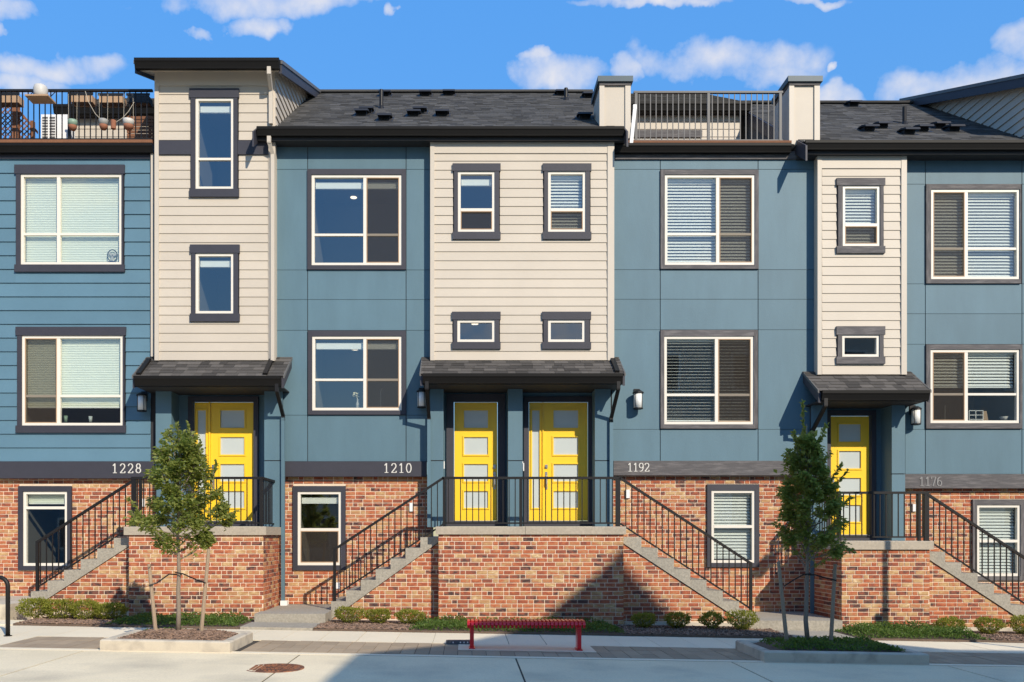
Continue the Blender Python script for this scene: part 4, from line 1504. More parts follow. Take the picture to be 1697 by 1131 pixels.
# fan and glasses on the 1228 sills
fx, fz = PX(186, 0.04), PZ(424, 0.04)
fan = thing('desk_fan', (fx, 0.045, fz - 0.14), 'small round black desk fan in the upper 1228 window', 'fan')
ring = [(fx + 0.10 * math.cos(2 * math.pi * k / 20), 0.045, fz + 0.12 * math.sin(2 * math.pi * k / 20)) for k in range(21)]
MB().tube(ring, 0.010, 6).build('guard', 'metal_black', fan)
for k in range(3):
    a = 2 * math.pi * k / 3 + 0.4
    MB().bar((fx, 0.05, fz), (fx + 0.085 * math.cos(a), 0.05, fz + 0.10 * math.sin(a)), 0.045, 0.006, up=(0, 1, 0)).build('blade', 'pot_white', fan)
one('fan_base', 'metal_black', fan, fx - 0.07, fx + 0.07, 0.025, 0.065, fz - 0.17, fz - 0.12)
for px, h_, lab in ((150, 0.12, 'clear narrow glass on the lower 1228 sill'), (109, 0.13, 'green tinted glass on the lower 1228 sill')):
    z_ = PZ(700, 0.15)
    tag(MB().lathe([(0.03, z_), (0.04, z_ + h_), (0.036, z_ + h_)], PX(px, 0.15), 0.15, 12).build('drinking_glass', 'frosted_glass' if px == 150 else 'pot_green', None, True), lab, 'glass')
# kitchen things behind the lower 1176 window
z_ = PZ(697, 0.15)
dr_ = thing('dish_rack', (PX(1617, 0.15), 0.15, z_), 'white wire dish rack behind the lower 1176 window', 'dish rack')
for k in range(3):
    MB().bar((PX(1606, 0.15), 0.15, z_ + 0.02 + 0.09 * k), (PX(1629, 0.15), 0.15, z_ + 0.02 + 0.09 * k), 0.012).build('wire', 'white_plastic', dr_)
for px in (1606, 1617, 1629):
    MB().bar((PX(px, 0.15), 0.15, z_), (PX(px, 0.15), 0.15, z_ + 0.21), 0.012).build('wire', 'white_plastic', dr_)
tag(MB().prism([(PX(1629, 0.2), z_), (PX(1638, 0.2), z_), (PX(1635, 0.2), z_ + 0.2), (PX(1628, 0.2), z_ + 0.2)], 'y', 0.2, 0.28).build('knife_block', 'tan_wood', None),
    'leaning tan knife block behind the lower 1176 window', 'knife block')
tag(MB().lathe([(0.05, z_), (0.09, z_ + 0.08), (0.085, z_ + 0.08)], PX(1664, 0.2), 0.2, 14).build('bowl', 'pot_white', None, True), 'white bowl behind the lower 1176 window', 'bowl')
tag(MB().tube([(PX(1566, 0.15), 0.15, z_), (PX(1566, 0.15), 0.15, z_ + 0.28), (PX(1569, 0.15), 0.2, z_ + 0.31)], 0.010, 6).build('kitchen_tap', 'steel', None), 'steel kitchen tap behind the screen of the lower 1176 window', 'tap')
z_ = PZ(677, 0.15)
tag(MB().tube([(PX(631, 0.15), 0.15, z_), (PX(631, 0.15), 0.15, z_ + 0.36), (PX(633, 0.15), 0.22, z_ + 0.42)], 0.012, 6).build('kitchen_tap', 'steel', None), 'tall steel tap near the cut flower behind a window screen', 'tap')

# ================================================================== STOOPS
YS, YT = -1.55, -1.33           # front of the stoops, front of the stairs


def stair_line(x0n, d, run, z0, rise):
    """nose line: z at x"""
    return lambda x: z0 - rise / run * ((x - x0n) * d)


def stairs(parent, owner, xs_edge, x0n, d, run, z0, rise, n, zland, seed, foot=0.0):
    """flight leaving the stoop at xs_edge towards d; noses at x0n + d*run*i"""
    nose = stair_line(x0n, d, run, z0, rise)
    prev = xs_edge
    for i in range(n):
        xn = x0n + d * run * i
        zi = z0 - rise * i
        b0, b1 = nose(prev) - 0.34, nose(xn) - 0.34
        lowz = gz(xn) - 0.02
        poly = [(prev, zi), (xn, zi), (xn, max(b1, lowz)), (prev, max(b0, lowz))]
        MB().prism(poly, 'y', YT, 0.07).build('step', 'aggregate', parent)
        prev = xn
    # brick below the flight
    xe = x0n + d * run * (n - 1)
    a, b = min(xs_edge, xe), max(xs_edge, xe)
    yb = YT + 0.035
    c = nose(0) - 0.34
    m_ = -rise / run * d
    cut = (-m_, 1.0, c - 0.012)
    zlo = min(gz(a), gz(b)) - 0.05
    tri = clip([(a, zlo), (b, zlo), (b, z0), (a, z0)], *cut)
    MB().prism(tri, 'y', yb, 0.05).build('mortar_wall', 'mortar', parent)
    brick_field(owner, parent, (0, yb, 0), (1, 0), (0, -1), a, b, gz((a + b) / 2) + foot, z0, [], [cut], seed=seed, weight=0.9)
    return nose, xe


def stoop(owner, label, px0, px1, pcap0, pcap1, pyt, pyc, seed, left_side=False, right_side=False, seam=None):
    x0, x1 = PX(px0, YS), PX(px1, YS)
    zc1, zc0 = PZ(pyt, YS), PZ(pyc, YS)
    t = thing('porch_stoop', ((x0 + x1) / 2, -0.8, gz((x0 + x1) / 2)), label, 'stoop', 'brick stoops in front of the doors')
    zlo = min(gz(x0), gz(x1)) - 0.05
    MB().box(x0, x1, YS, 0.05, zlo, zc0).build('mortar_wall', 'mortar', t)
    zst = gz((x0 + x1) / 2) + 0.03
    brick_field(owner, t, (0, YS, 0), (1, 0), (0, -1), x0 - 0.008, x1 + 0.008, zst, zc0, seed=seed)
    if right_side:
        brick_field(owner, t, (x1, YS, 0), (0, 1), (1, 0), 0.012, 1.6, zst, zc0, seed=seed + 50)
    if left_side:
        brick_field(owner, t, (x0, YS, 0), (0, 1), (-1, 0), 0.012, 1.6, zst, zc0, seed=seed + 50)
    cx0, cx1 = PX(pcap0, YS - 0.05), PX(pcap1, YS - 0.05)
    cuts = [cx0, cx1] if not seam else [cx0, PX(seam, YS - 0.05), cx1]
    for i in range(len(cuts) - 1):
        mb = MB()
        a, b = cuts[i] + (0.003 if i else 0), cuts[i + 1] - 0.003
        mb.prism([(YS - 0.05, zc0), (YS - 0.05, zc1 - 0.012), (YS - 0.038, zc1), (YD + 0.05, zc1), (YD + 0.05, zc0)], 'x', a, b)
        mb.build('cap_slab', 'cap_stone', t)
    return t, x0, x1, zc1


RISE = 0.2026
sL, sx0, sx1, zcL = stoop('e', 'brick stoop of 1228 with concrete cap and stairs beside the clipped hedge', 214, 436, 205, 441, 873, 887, 11, right_side=True)
nL, _ = stairs(sL, 'e', sx0, PX(188.6, YT), -1, 0.314, 1.625, RISE, 6, 0.43, 12, 0.1)
sM, mx0, mx1, zcM = stoop('f', 'wide brick stoop before the paired yellow doors with stairs on both sides', 727, 1033, 722, 1038, 873, 886, 13, seam=871)
nM1, _ = stairs(sM, 'f', mx0, PX(696.7, YT), -1, 0.282, 1.638, RISE, 7, 0.258, 14, 0.04)
nM2, _ = stairs(sM, 'f', mx1, PX(1063, YT), 1, 0.308, 1.638, RISE, 8, 0.104, 15, 0.12)
sR, rx0_, rx1_, zcR = stoop('g', 'brick stoop of 1176 with a narrow post shadow across its front', 1395, 1540, 1390, 1548, 897, 911, 16, left_side=True)
nR, _ = stairs(sR, 'g', rx1_, PX(1566, YT), 1, 0.31, 1.362, RISE, 8, 0.0, 17, 0.1)
lay_bricks()
# concrete footings showing under the brick where the street falls away
for p_, (a, b, y_) in ((sM, (3.0, 5.3, YT + 0.02)), (sR, (8.75, 11.3, YT + 0.02)), (sL, (-3.95, -3.80, YS - 0.02))):
    sloped('footing', 'concrete_kerb', a, b, y_, y_ + 0.3, 0.10, 0.2, p_)

# ================================================================== RAILINGS
YR = -1.27


def railing(label, posts, top_z, bot_z, x0, x1, flights, returns, base_z):
    t = thing('porch_railing', ((x0 + x1) / 2, YR, base_z), label, 'railing', 'black metal porch railings')
    m = 'metal_black'
    one('top_rail', m, t, x0, x1, YR - 0.03, YR + 0.03, top_z - 0.045, top_z)
    one('bottom_rail', m, t, x0, x1, YR - 0.012, YR + 0.012, bot_z - 0.03, bot_z)
    for (px, w_) in posts:
        xx = PX(px, YR)
        one('post', m, t, xx - w_ / 2, xx + w_ / 2, YR - 0.025, YR + 0.025, base_z, top_z - 0.046)
    x = x0 + 0.115
    while x < x1 - 0.04:
        if all(abs(x - PX(px, YR)) > w_ / 2 + 0.015 for px, w_ in posts):
            one('baluster', m, t, x - 0.009, x + 0.009, YR - 0.009, YR + 0.009, bot_z, top_z - 0.045)
        x += 0.1155
    for (xa, za, xb, zb, drop, nose) in flights:
        MB().bar((xa, YR, za - 0.02), (xb, YR, zb - 0.02), 0.06, 0.045).build('stair_rail', m, t)
        low = drop
        MB().bar((xa, YR, za - low), (xb, YR, zb - low), 0.024, 0.03).build('stair_bottom_rail', m, t)
        sg = 1 if xb > xa else -1
        one('post', m, t, xb - 0.026, xb + 0.026, YR - 0.025, YR + 0.025, nose(xb) - 0.05, zb + 0.0)
        k = 1
        while True:
            x = xa + sg * 0.1155 * k
            if (x - xb) * sg > -0.05:
                break
            f = (x - xa) / (xb - xa)
            zt = za + (zb - za) * f
            one('baluster', m, t, x - 0.009, x + 0.009, YR - 0.009, YR + 0.009, zt - low, zt - 0.03)
            k += 1
    for xr in returns:
        MB().bar((xr, YR, top_z - 0.022), (xr, YP, top_z - 0.022), 0.06, 0.045).build('top_rail', m, t)
        MB().bar((xr, YR, bot_z - 0.015), (xr, YP, bot_z - 0.015), 0.024, 0.03).build('bottom_rail', m, t)
        y = YR + 0.115
        while y < YP - 0.05:
            one('baluster', m, t, xr - 0.009, xr + 0.009, y - 0.009, y + 0.009, bot_z, top_z - 0.045)
            y += 0.115
    return t


zTM, zBM = PZ(790.5, YR), PZ(866, YR)
railing('black metal railing of the wide stoop before the paired yellow doors', [(736, 0.05), (863, 0.055), (1024, 0.09)], zTM, zBM, PX(733, YR), PX(1028, YR),
        [(PX(735, YR), zTM, PX(554.5, YR), PZ(909, YR), 0.90, nM1), (PX(1027, YR), zTM, PX(1244, YR), PZ(932, YR), 0.885, nM2)], [], zcM)
railing('black metal railing of the 1228 stoop behind the bushy young tree', [(222, 0.09), (233, 0.05), (433, 0.055)], PZ(790.5, YR), PZ(866, YR), PX(218, YR), PX(435, YR),
        [(PX(218, YR), PZ(797, YR), PX(62, YR), PZ(897, YR), 0.88, nL)], [PX(433, YR)], zcL)
railing('black metal railing of the 1176 stoop beside the slender young tree', [(1391, 0.05), (1523, 0.05), (1535, 0.09)], PZ(815, YR), PZ(889, YR), PX(1388, YR), PX(1538, YR),
        [(PX(1537, YR), PZ(818, YR), PX(1537, YR) + 2.2, PZ(818, YR) - 2.2 * RISE / 0.31, 0.885, nR)], [PX(1391, YR)], zcR)


def deck_rail(label, px0, px1, pyt, pyb, posts, y, m, pitch):
    x0, x1, zt, zb = PX(px0, y), PX(px1, y), PZ(pyt, y), PZ(pyb, y)
    t = thing('deck_railing', ((x0 + x1) / 2, y, zb - 0.03), label, 'railing', 'railings round the roof decks')
    one('top_rail', m, t, x0, x1, y - 0.03, y + 0.03, zt - 0.04, zt)
    one('bottom_rail', m, t, x0, x1, y - 0.015, y + 0.015, zb - 0.03, zb)
    for p in posts:
        one('post', m, t, PX(p, y) - 0.026, PX(p, y) + 0.026, y - 0.025, y + 0.025, zb - 0.06, zt - 0.041)
    x = x0 + pitch
    while x < x1 - 0.03:
        if all(abs(x - PX(p, y)) > 0.04 for p in posts):
            one('baluster', m, t, x - 0.009, x + 0.009, y - 0.009, y + 0.009, zb, zt - 0.04)
        x += pitch


deck_rail('black roof deck railing of 1228 hung with pots and planters', -150, 253, 149, 230, [-118, 0, 115], -0.02, 'metal_black', 0.1155)
deck_rail('grey roof deck railing of 1192 between the two cream pillars', 1050, 1297, 152, 232, [1054, 1174, 1293], -0.05, 'metal_grey', 0.1145)


# ================================================================== WALL LANTERNS
def lantern(label, px0, px1, pyt, pyb, y):
    """cylinder lantern on a back plate; y is the wall face"""
    yc = y - 0.15
    xc = PX((px0 + px1) / 2, yc)
    zt, zb = PZ(pyt, yc), PZ(pyb, yc)
    r = (px1 - px0) / 2 / S(yc) * 0.86
    t = thing('wall_lantern', (xc, yc, zb), label, 'lantern', 'lanterns beside the doors')
    one('back_plate', 'metal_black', t, xc - 0.06, xc + 0.06, y - 0.02, y - 0.001, zt - 0.14, zt + 0.06)
    MB().bar((xc, y - 0.02, zt + 0.0), (xc, yc, zt - 0.01), 0.03).build('arm', 'metal_black', t)
    MB().lathe([(r * 0.5, zt + 0.012), (r * 1.12, zt - 0.03), (r * 1.15, zt - 0.05), (r * 0.98, zt - 0.055)], xc, yc, 18).build('cap', 'metal_black', t)
    MB().lathe([(r * 0.90, zb + 0.03), (r * 0.90, zt - 0.055)], xc, yc, 18).build('glass', 'lamp_glass', t, True)
    MB().lathe([(r * 0.98, zb + 0.03), (r * 1.0, zb + 0.01), (r * 0.6, zb)], xc, yc, 18).build('base', 'metal_black', t)
    for k in range(4):
        a = math.radians(45 + 90 * k)
        MB().bar((xc + r * 0.98 * math.cos(a), yc + r * 0.98 * math.sin(a), zb + 0.02), (xc + r * 0.98 * math.cos(a), yc + r * 0.98 * math.sin(a), zt - 0.045), 0.010).build('cage_bar', 'metal_black', t)


lantern('cylinder wall lantern on lap siding beside the 1228 door canopy', 226, 244, 652, 683, YW - 0.03)
lantern('cylinder wall lantern left of the paired yellow doors near the 1210 window', 690, 707, 646, 677, YW - 0.012)
lantern('cylinder wall lantern right of the paired yellow doors near the 1192 window', 1048, 1067, 648, 679, YW - 0.012)
lantern('cylinder wall lantern on the blue panel beside the 1176 door canopy', 1509, 1527, 675, 705, YW - 0.012)

# ================================================================== ROOF DECK THINGS
def planter(label, a, b, pyt, pyb, y, m):
    x0, x1, z0, z1 = PX(a, y), PX(b, y), PZ(pyb, y), PZ(pyt, y)
    t = thing('planter_box', ((x0 + x1) / 2, y + 0.1, z0), label, 'planter', 'planter boxes on the left roof deck')
    one('front_board', m, t, x0, x1, y, y + 0.02, z0, z1 - 0.05)
    one('back_board', m, t, x0, x1, y + 0.2, y + 0.22, z0, z1 - 0.05)
    for q in (x0, x1 - 0.02):
        one('end_board', m, t, q, q + 0.02, y + 0.02, y + 0.2, z0, z1 - 0.05)
    one('soil', 'soil', t, x0 + 0.02, x1 - 0.02, y + 0.02, y + 0.2, z0 + 0.01, z1 - 0.07)
    one('rim', 'metal_black', t, x0 - 0.02, x1 + 0.02, y - 0.012, y - 0.001, z1 - 0.05, z1)


planter('tan planter box on the deck above the lattice screen', -6, 31, 154, 170, 0.25, 'tan_wood')
planter('tan planter box beside the railing post above the green pot', 117, 153, 154, 169, 0.25, 'tan_wood')
planter('tan planter box above the grey hanging pot', 164, 203, 155, 170, 0.25, 'tan_wood')
planter('black planter box next to the cream tower', 211, 247, 155, 170, 0.25, 'vent_black')


def pot(label, a, b, pyt, pyb, y, m):
    x, z0, z1 = PX((a + b) / 2, y), PZ(pyb, y), PZ(pyt, y)
    r = (b - a) / 2 / S(y)
    h = z1 - z0
    t = thing('hanging_pot', (x, y, z0), label, 'pot', 'pots hanging from the deck railing')
    MB().lathe([(r * 0.55, z0), (r * 0.8, z0 + h * 0.2), (r * 0.93, z0 + h * 0.45)], x, y, 14).build('terracotta_base', 'terracotta', t, True)
    MB().lathe([(r * 0.93, z0 + h * 0.451), (r, z0 + h * 0.8), (r, z1), (r * 0.9, z1), (r * 0.85, z1 - 0.03)], x, y, 14).build('bowl', m, t, True)
    mb = MB()
    for q in (-0.9, 0.9):
        mb.tube([(x + q * r, y, z1), (x + q * 0.1, y, PZ(156, y))], 0.004, 4)
    mb.build('cord', 'rope', t)


pot('hanging pot glazed pale green over terracotta', 113, 128, 200, 216, -0.13, 'pot_green')
pot('hanging pot glazed grey over terracotta', 164, 179, 199, 215, -0.13, 'pot_grey')
pot('hanging pot glazed white over terracotta', 204, 222, 199, 215, -0.13, 'pot_white')
x, y = PX(188, -0.13), -0.13
tag(MB().lathe([(0.05, PZ(214, y)), (0.055, PZ(200, y)), (0.045, PZ(200, y))], x, y, 10).build('clay_cup', 'terracotta', None), 'small terracotta cup hanging between the grey and white pots', 'pot')
tag(MB().tube([(PX(140, y), -0.09, PZ(150, y)), (PX(146, y), y, PZ(168, y)), (PX(158, y), y, PZ(189, y)), (PX(167, y), y, PZ(198, y))], 0.006, 5).build('cord', 'rope', None),
    'pale cord slung from the rail to the grey pot', 'cord')
tag(MB().tube([(PX(221, y), -0.09, PZ(168, y)), (PX(213, y), y, PZ(185, y)), (PX(203, y), y, PZ(196, y)), (PX(192, y), y, PZ(203, y))], 0.006, 5).build('cord', 'rope', None),
    'pale cord slung from the dark planter to the clay cup', 'cord')
# tray with a white pot, hooked over the top rail
x0, x1 = PX(50, -0.2), PX(88, -0.2)
zt = PZ(163, -0.2)
tr = thing('rail_tray', ((x0 + x1) / 2, -0.2, zt - 0.04), 'wooden tray hooked over the top rail of the left roof deck', 'tray')
one('tray_board', 'tan_wood', tr, x0, x1, -0.42, -0.08, zt - 0.06, zt - 0.03)
for q in (x0, x1 - 0.015):
    MB().bar((q, -0.3, zt - 0.03), (q, -0.04, zt + 0.22), 0.012).build('hook', 'metal_black', tr)
tag(MB().lathe([(0.10, zt - 0.03), (0.13, zt + 0.06), (0.14, zt + 0.16), (0.12, zt + 0.22), (0.05, zt + 0.255)], PX(67, -0.25), -0.24, 14).build('white_pot', 'pot_white', None, True),
    'white rounded pot standing in the wooden rail tray', 'pot')
# lattice screen
lt = thing('lattice_screen', (PX(20, 0.7), 0.7, PZ(232, 0.7)), 'brown wooden lattice screen with a sloping top on the left roof deck', 'screen')
y = 0.7
for (a, b, c) in ((20, 30, 168), (-30, -22, 168), (50, 55, 200)):
    pbox('lattice_post', 'brown_wood', lt, a, b, c, 232, y - 0.04, y + 0.05)
ztopf = lambda px: PZ(172, y) if px < 30 else PZ(172 + (px - 30) * 1.15, y)
MB().prism([(PX(30, y), PZ(180, y)), (PX(62, y), PZ(217, y)), (PX(62, y), PZ(222, y)), (PX(30, y), PZ(186, y))], 'y', y - 0.03, y + 0.03).build('top_rail', 'brown_wood', lt)
for sg in (1, -1):
    q = -60
    while q < 120:
        poly = [(PX(q, y), PZ(232, y)), (PX(q + 2.4, y), PZ(232, y)), (PX(q + 2.4 + sg * 60, y), PZ(172, y)), (PX(q + sg * 60, y), PZ(172, y))]
        poly = clip(poly, 1, 0, PX(53, y))
        poly = clip(poly, -1, 0, -PX(-24, y))
        a_ = (PZ(217, y) - PZ(180, y)) / (PX(62, y) - PX(30, y))
        poly = clip(poly, -a_, 1, PZ(180, y) - a_ * PX(30, y) + 0.0) if len(poly) > 2 else poly
        if len(poly) > 2:
            yy = y - 0.012 if sg > 0 else y + 0.004
            MB().prism(poly, 'y', yy, yy + 0.012).build('lattice_strip', 'brown_wood', lt)
        q += 9
# air conditioner
y = 0.9
ac = thing('condenser_unit', (PX(92, y), y, PZ(233, y)), 'white louvred air conditioning condenser behind the roof deck railing', 'air conditioner')
pbox('case', 'white_plastic', ac, 68, 112, 190, 234, y, y + 0.35)
for k in range(8):
    for (a, b) in ((70, 79), (82, 91)):
        pbox('louvre', 'metal_grey', ac, a, b, 194 + k * 4.6, 196.2 + k * 4.6, y - 0.012, y - 0.001)
# slatted screen
y = 1.5
sc = thing('slat_screen', (PX(231, y), y, PZ(232, y)), 'dark brown slatted wooden screen behind the hanging white pot', 'screen')
for k in range(7):
    pbox('slat', 'brown_wood', sc, 210, 254, 193 + k * 5.8, 197.6 + k * 5.8, y, y + 0.02)
for a in (212, 246):
    pbox('upright', 'brown_wood', sc, a, a + 4, 192, 234, y + 0.021, y + 0.05)


# ================================================================== STREET FURNITURE
# red bench
by = -4.86
bz = gz(0.9)
bench = thing('street_bench', (0.89, by, bz + 0.001), 'red backless metal bench with cross slats on the pavement', 'bench')
bl, br = PX(774, -5.05), PX(972, -5.05)
nsl = 30
prof = []
for (yy, zz) in [(-0.20, 0.34), (-0.22, 0.375), (-0.20, 0.415), (-0.15, 0.43), (0.15, 0.43), (0.20, 0.415), (0.22, 0.375), (0.20, 0.34)]:
    prof.append((yy, zz))
inn = [(p[0] * 0.93, p[1] - 0.014) for p in prof[::-1]]
for k in range(nsl):
    a = bl + (br - bl) * (k + 0.06) / nsl
    b = bl + (br - bl) * (k + 0.70) / nsl
    mb = MB()
    n_ = len(prof)
    for i in range(n_ - 1):
        p, q = prof[i], prof[i + 1]
        c, d = inn[n_ - 1 - i], inn[n_ - 2 - i]
        mb.prism([(by + p[0], bz + p[1]), (by + q[0], bz + q[1]), (by + d[0], bz + d[1]), (by + c[0], bz + c[1])], 'x', a, b)
    mb.build('slat', 'bench_red', bench)
for yy in (-0.15, 0.15):
    one('support_rail', 'bench_red', bench, bl + 0.03, br - 0.03, by + yy - 0.02, by + yy + 0.02, bz + 0.37, bz + 0.413)
for px in (782, 960):
    xx = PX(px, -4.95)
    mb = MB()
    mb.box(xx - 0.03, xx + 0.03, by - 0.10, by + 0.10, bz + 0.012, bz + 0.37)
    mb.build('leg', 'bench_red', bench)
    one('foot_plate', 'bench_red', bench, xx - 0.045, xx + 0.045, by - 0.14, by + 0.14, bz + 0.002 + gz(xx) - bz, bz + 0.016 + gz(xx) - bz)

# low dark bar on the pavement by the bench
pl = thing('pavement_marker', (-0.12, -4.42, 0.0), 'low dark bar with pale marks beside the red bench', 'marker')
ym = -4.42
q = []
for k in range(7):
    a = math.radians(90 + 180 * k / 6)
    q.append((PX(744, ym) + 0.045 * math.cos(a), ym + 0.045 * math.sin(a)))
q += [(PX(779, ym), ym - 0.045), (PX(779, ym), ym + 0.045)]
MB().prism(q, 'z', 0.0005, 0.062).build('bar', 'plaque', pl)
for p_ in (751, 763, 769, 775):
    one('mark', 'white_plastic', pl, PX(p_, ym) - 0.009, PX(p_, ym) + 0.009, ym - 0.0475, ym - 0.0452, 0.020, 0.042)

# manhole cover
mcx, mcy = PX(453.5, -7.1), -7.08
mh = thing('manhole_cover', (mcx, mcy, gz(mcx)), 'rusty round manhole cover in the concrete road', 'manhole cover')
MB().lathe([(0.37, gz(mcx) - 0.03), (0.37, gz(mcx) - 0.003), (0.335, gz(mcx) - 0.003), (0.332, gz(mcx) - 0.012)], mcx, mcy, 36).build('frame_ring', 'rust', mh)
MB().lathe([(0.328, gz(mcx) - 0.02), (0.328, gz(mcx) - 0.005)], mcx, mcy, 36).build('lid', 'rust', mh)
mb = MB()
for i in range(-8, 9):
    for j in range(-8, 9):
        ux, uy = i * 0.05, j * 0.05
        if ux * ux + uy * uy < 0.30 ** 2:
            mb.box(mcx + ux - 0.015, mcx + ux + 0.015, mcy + uy - 0.015, mcy + uy + 0.015, gz(mcx) - 0.006, gz(mcx) + 0.006)
stuff(mb.build('studs', 'rust', mh))

# bicycle rack at the kerb
bkx, bky = PX(13, -4.42), -4.42
bk = thing('bicycle_rack', (bkx - 0.3, bky, gz(bkx)), 'black inverted U bicycle rack on the pavement', 'bicycle rack')
zt = PZ(957, bky)
pts = [(bkx, bky, gz(bkx) + 0.002)] + [(bkx - 0.14 + 0.14 * math.cos(a), bky, zt - 0.14 + 0.14 * math.sin(a)) for a in [math.radians(15 * k) for k in range(0, 7)]]
pts += [(bkx - 0.46 - 0.14 * math.sin(a), bky, zt - 0.14 + 0.14 * math.cos(a)) for a in [math.radians(15 * k) for k in range(0, 7)]] + [(bkx - 0.6, bky, gz(bkx) + 0.002)]
MB().tube(pts, 0.033, 12).build('hoop', 'metal_black', bk, True)
for xx in (bkx, bkx - 0.6):
    MB().lathe([(0.06, gz(xx) + 0.001), (0.06, gz(xx) + 0.01)], xx, bky, 16).build('foot_plate', 'metal_black', bk)

# street lamp just outside the picture, its shadow falls across the 1176 stoop
lx, ly = 9.95, -5.1
lz = gz(lx)
sl = thing('street_lamp', (lx, ly, lz), 'dark street lamp post with a small parking sign by the kerb', 'street lamp')
MB().lathe([(0.10, lz), (0.10, lz + 0.5), (0.055, lz + 0.6), (0.05, lz + 5.6)], lx, ly, 14).build('post', 'metal_black', sl, True)
MB().bar((lx, ly, lz + 5.6), (lx, ly - 1.0, lz + 5.75), 0.05).build('arm', 'metal_black', sl)
one('lamp_head', 'metal_black', sl, lx - 0.12, lx + 0.12, ly - 1.5, ly - 0.95, lz + 5.70, lz + 5.82)
one('sign_plate', 'white_plastic', sl, lx - 0.16, lx + 0.10, ly - 0.065, ly - 0.058, lz + 2.5, lz + 2.95)

# tree planters
KH = 0.145


def mound(x, y, x0, x1):
    e = max(0.0, min(x - x0 - 0.15, x1 - 0.15 - x, y + 5.65, -4.65 - y))
    return gz(x) + KH - 0.03 + 0.085 * min(1.0, e / 0.30)


planters = []
for i, (x0, x1, _) in enumerate(PLANT):
    lab = ['raised concrete kerb planter with bark mulch round the bushy young tree', 'raised concrete kerb planter full of ground cover round the slender young tree'][i]
    ya, yb = -5.80, -4.50
    t = thing('tree_planter', ((x0 + x1) / 2, -5.15, gz((x0 + x1) / 2)), lab, 'planter', 'kerbed tree planters by the road')
    zz = 0.06
    w_ = 0.15
    for (a, b, c, d) in ((x0, x1, ya, ya + w_), (x0, x1, yb - w_, yb), (x0, x0 + w_, ya + w_, yb - w_), (x1 - w_, x1, ya + w_, yb - w_)):
        mb = MB()
        ch = 0.018
        mb.add([(a, c, gz(a) - 0.05), (b, c, gz(b) - 0.05), (b, d, gz(b) - 0.05), (a, d, gz(a) - 0.05),
                (a, c, gz(a) + KH - ch), (b, c, gz(b) + KH - ch), (b, d, gz(b) + KH - ch), (a, d, gz(a) + KH - ch),
                (a + ch, c + ch, gz(a) + KH), (b - ch, c + ch, gz(b) + KH), (b - ch, d - ch, gz(b) + KH), (a + ch, d - ch, gz(a) + KH)],
               [(0, 1, 5, 4), (1, 2, 6, 5), (2, 3, 7, 6), (3, 0, 4, 7), (4, 5, 9, 8), (5, 6, 10, 9), (6, 7, 11, 10), (7, 4, 8, 11), (8, 9, 10, 11)])
        mb.build('kerb_stone', 'concrete_kerb', t)
    # mounded soil
    mb = MB()
    nx, ny = 16, 10
    vs_, fs = [], []
    for iy in range(ny + 1):
        for ix in range(nx + 1):
            x = x0 + w_ + (x1 - x0 - 2 * w_) * ix / nx
            y = ya + w_ + (yb - ya - 2 * w_) * iy / ny
            e = min(ix, nx - ix, iy, ny - iy)
            vs_.append((x, y, mound(x, y, x0, x1) + (U(-0.010, 0.010) if e else 0)))
    for iy in range(ny):
        for ix in range(nx):
            k = iy * (nx + 1) + ix
            fs.append((k, k + 1, k + nx + 2, k + nx + 1))
    mb.add(vs_, fs).build('soil', 'soil', t, True)
    planters.append(t)


def chips(name, n, fx, label, sz=(0.015, 0.045)):
    mb = MB()
    for _ in range(n):
        x, y, z = fx()
        a = U(0, 3.14)
        l_, w_ = U(*sz), U(0.006, 0.014)
        d = Vector((math.cos(a) * l_, math.sin(a) * l_, U(-0.012, 0.012)))
        mb.bar((x - d.x, y - d.y, z - d.z), (x + d.x, y + d.y, z + d.z), w_ * 2, 0.008)
    o = mb.build(name, 'mulch', None)
    return stuff(o, label, 'mulch')


chips('bark_mulch', 3600, lambda: (lambda x, y: (x, y, mound(x, y, -5.07, -3.27) + U(0, 0.014)))(U(-4.9, -3.44), U(-5.64, -4.66)), 'brown bark mulch in the planter of the bushy young tree')
chips('bark_mulch', 2500, lambda: (lambda x: (x, U(-2.93, -1.7), gz(x) + 0.04 + U(0, 0.012)))(U(-7.7, -6.0)), 'brown bark mulch under the clipped hedge')
chips('bark_mulch', 1800, lambda: (lambda x: (x, U(-2.93, -1.7), gz(x) + 0.04 + U(0, 0.012)))(U(-2.6, -0.9)), 'brown bark mulch round the shrubs below the 1210 stairs')
chips('bark_mulch', 2400, lambda: (lambda x: (x, U(-2.93, -1.5), gz(x) + 0.04 + U(0, 0.012)))(U(2.7, 5.6)), 'brown bark mulch round the shrubs below the 1192 stairs')
chips('bark_mulch', 2200, lambda: (lambda x: (x, U(-2.93, -1.6), gz(x) + 0.04 + U(0, 0.012)))(U(8.9, 12)), 'brown bark mulch round the shrubs below the 1176 stairs')


# ================================================================== PLANTS
def leaf(mb, c, d, n, l_, w_):
    """folded leaf: base at c, pointing d, facing n"""
    d = d.normalized()
    s_ = d.cross(n)
    if s_.length < 1e-4:
        s_ = d.cross(Vector((0.3, 0.7, 0.2)))
    s_.normalize()
    n = s_.cross(d)
    b = len(mb.v)
    m_ = c + d * l_ * 0.5
    mb.v += [tuple(c), tuple(m_ + s_ * w_ + n * w_ * 0.35), tuple(c + d * l_ - n * l_ * 0.12), tuple(m_ - s_ * w_ + n * w_ * 0.35)]
    mb.f += [(b, b + 1, b + 2), (b, b + 2, b + 3)]


def rv():
    while True:
        v = Vector((U(-1, 1), U(-1, 1), U(-1, 1)))
        if 0.05 < v.length < 1:
            return v


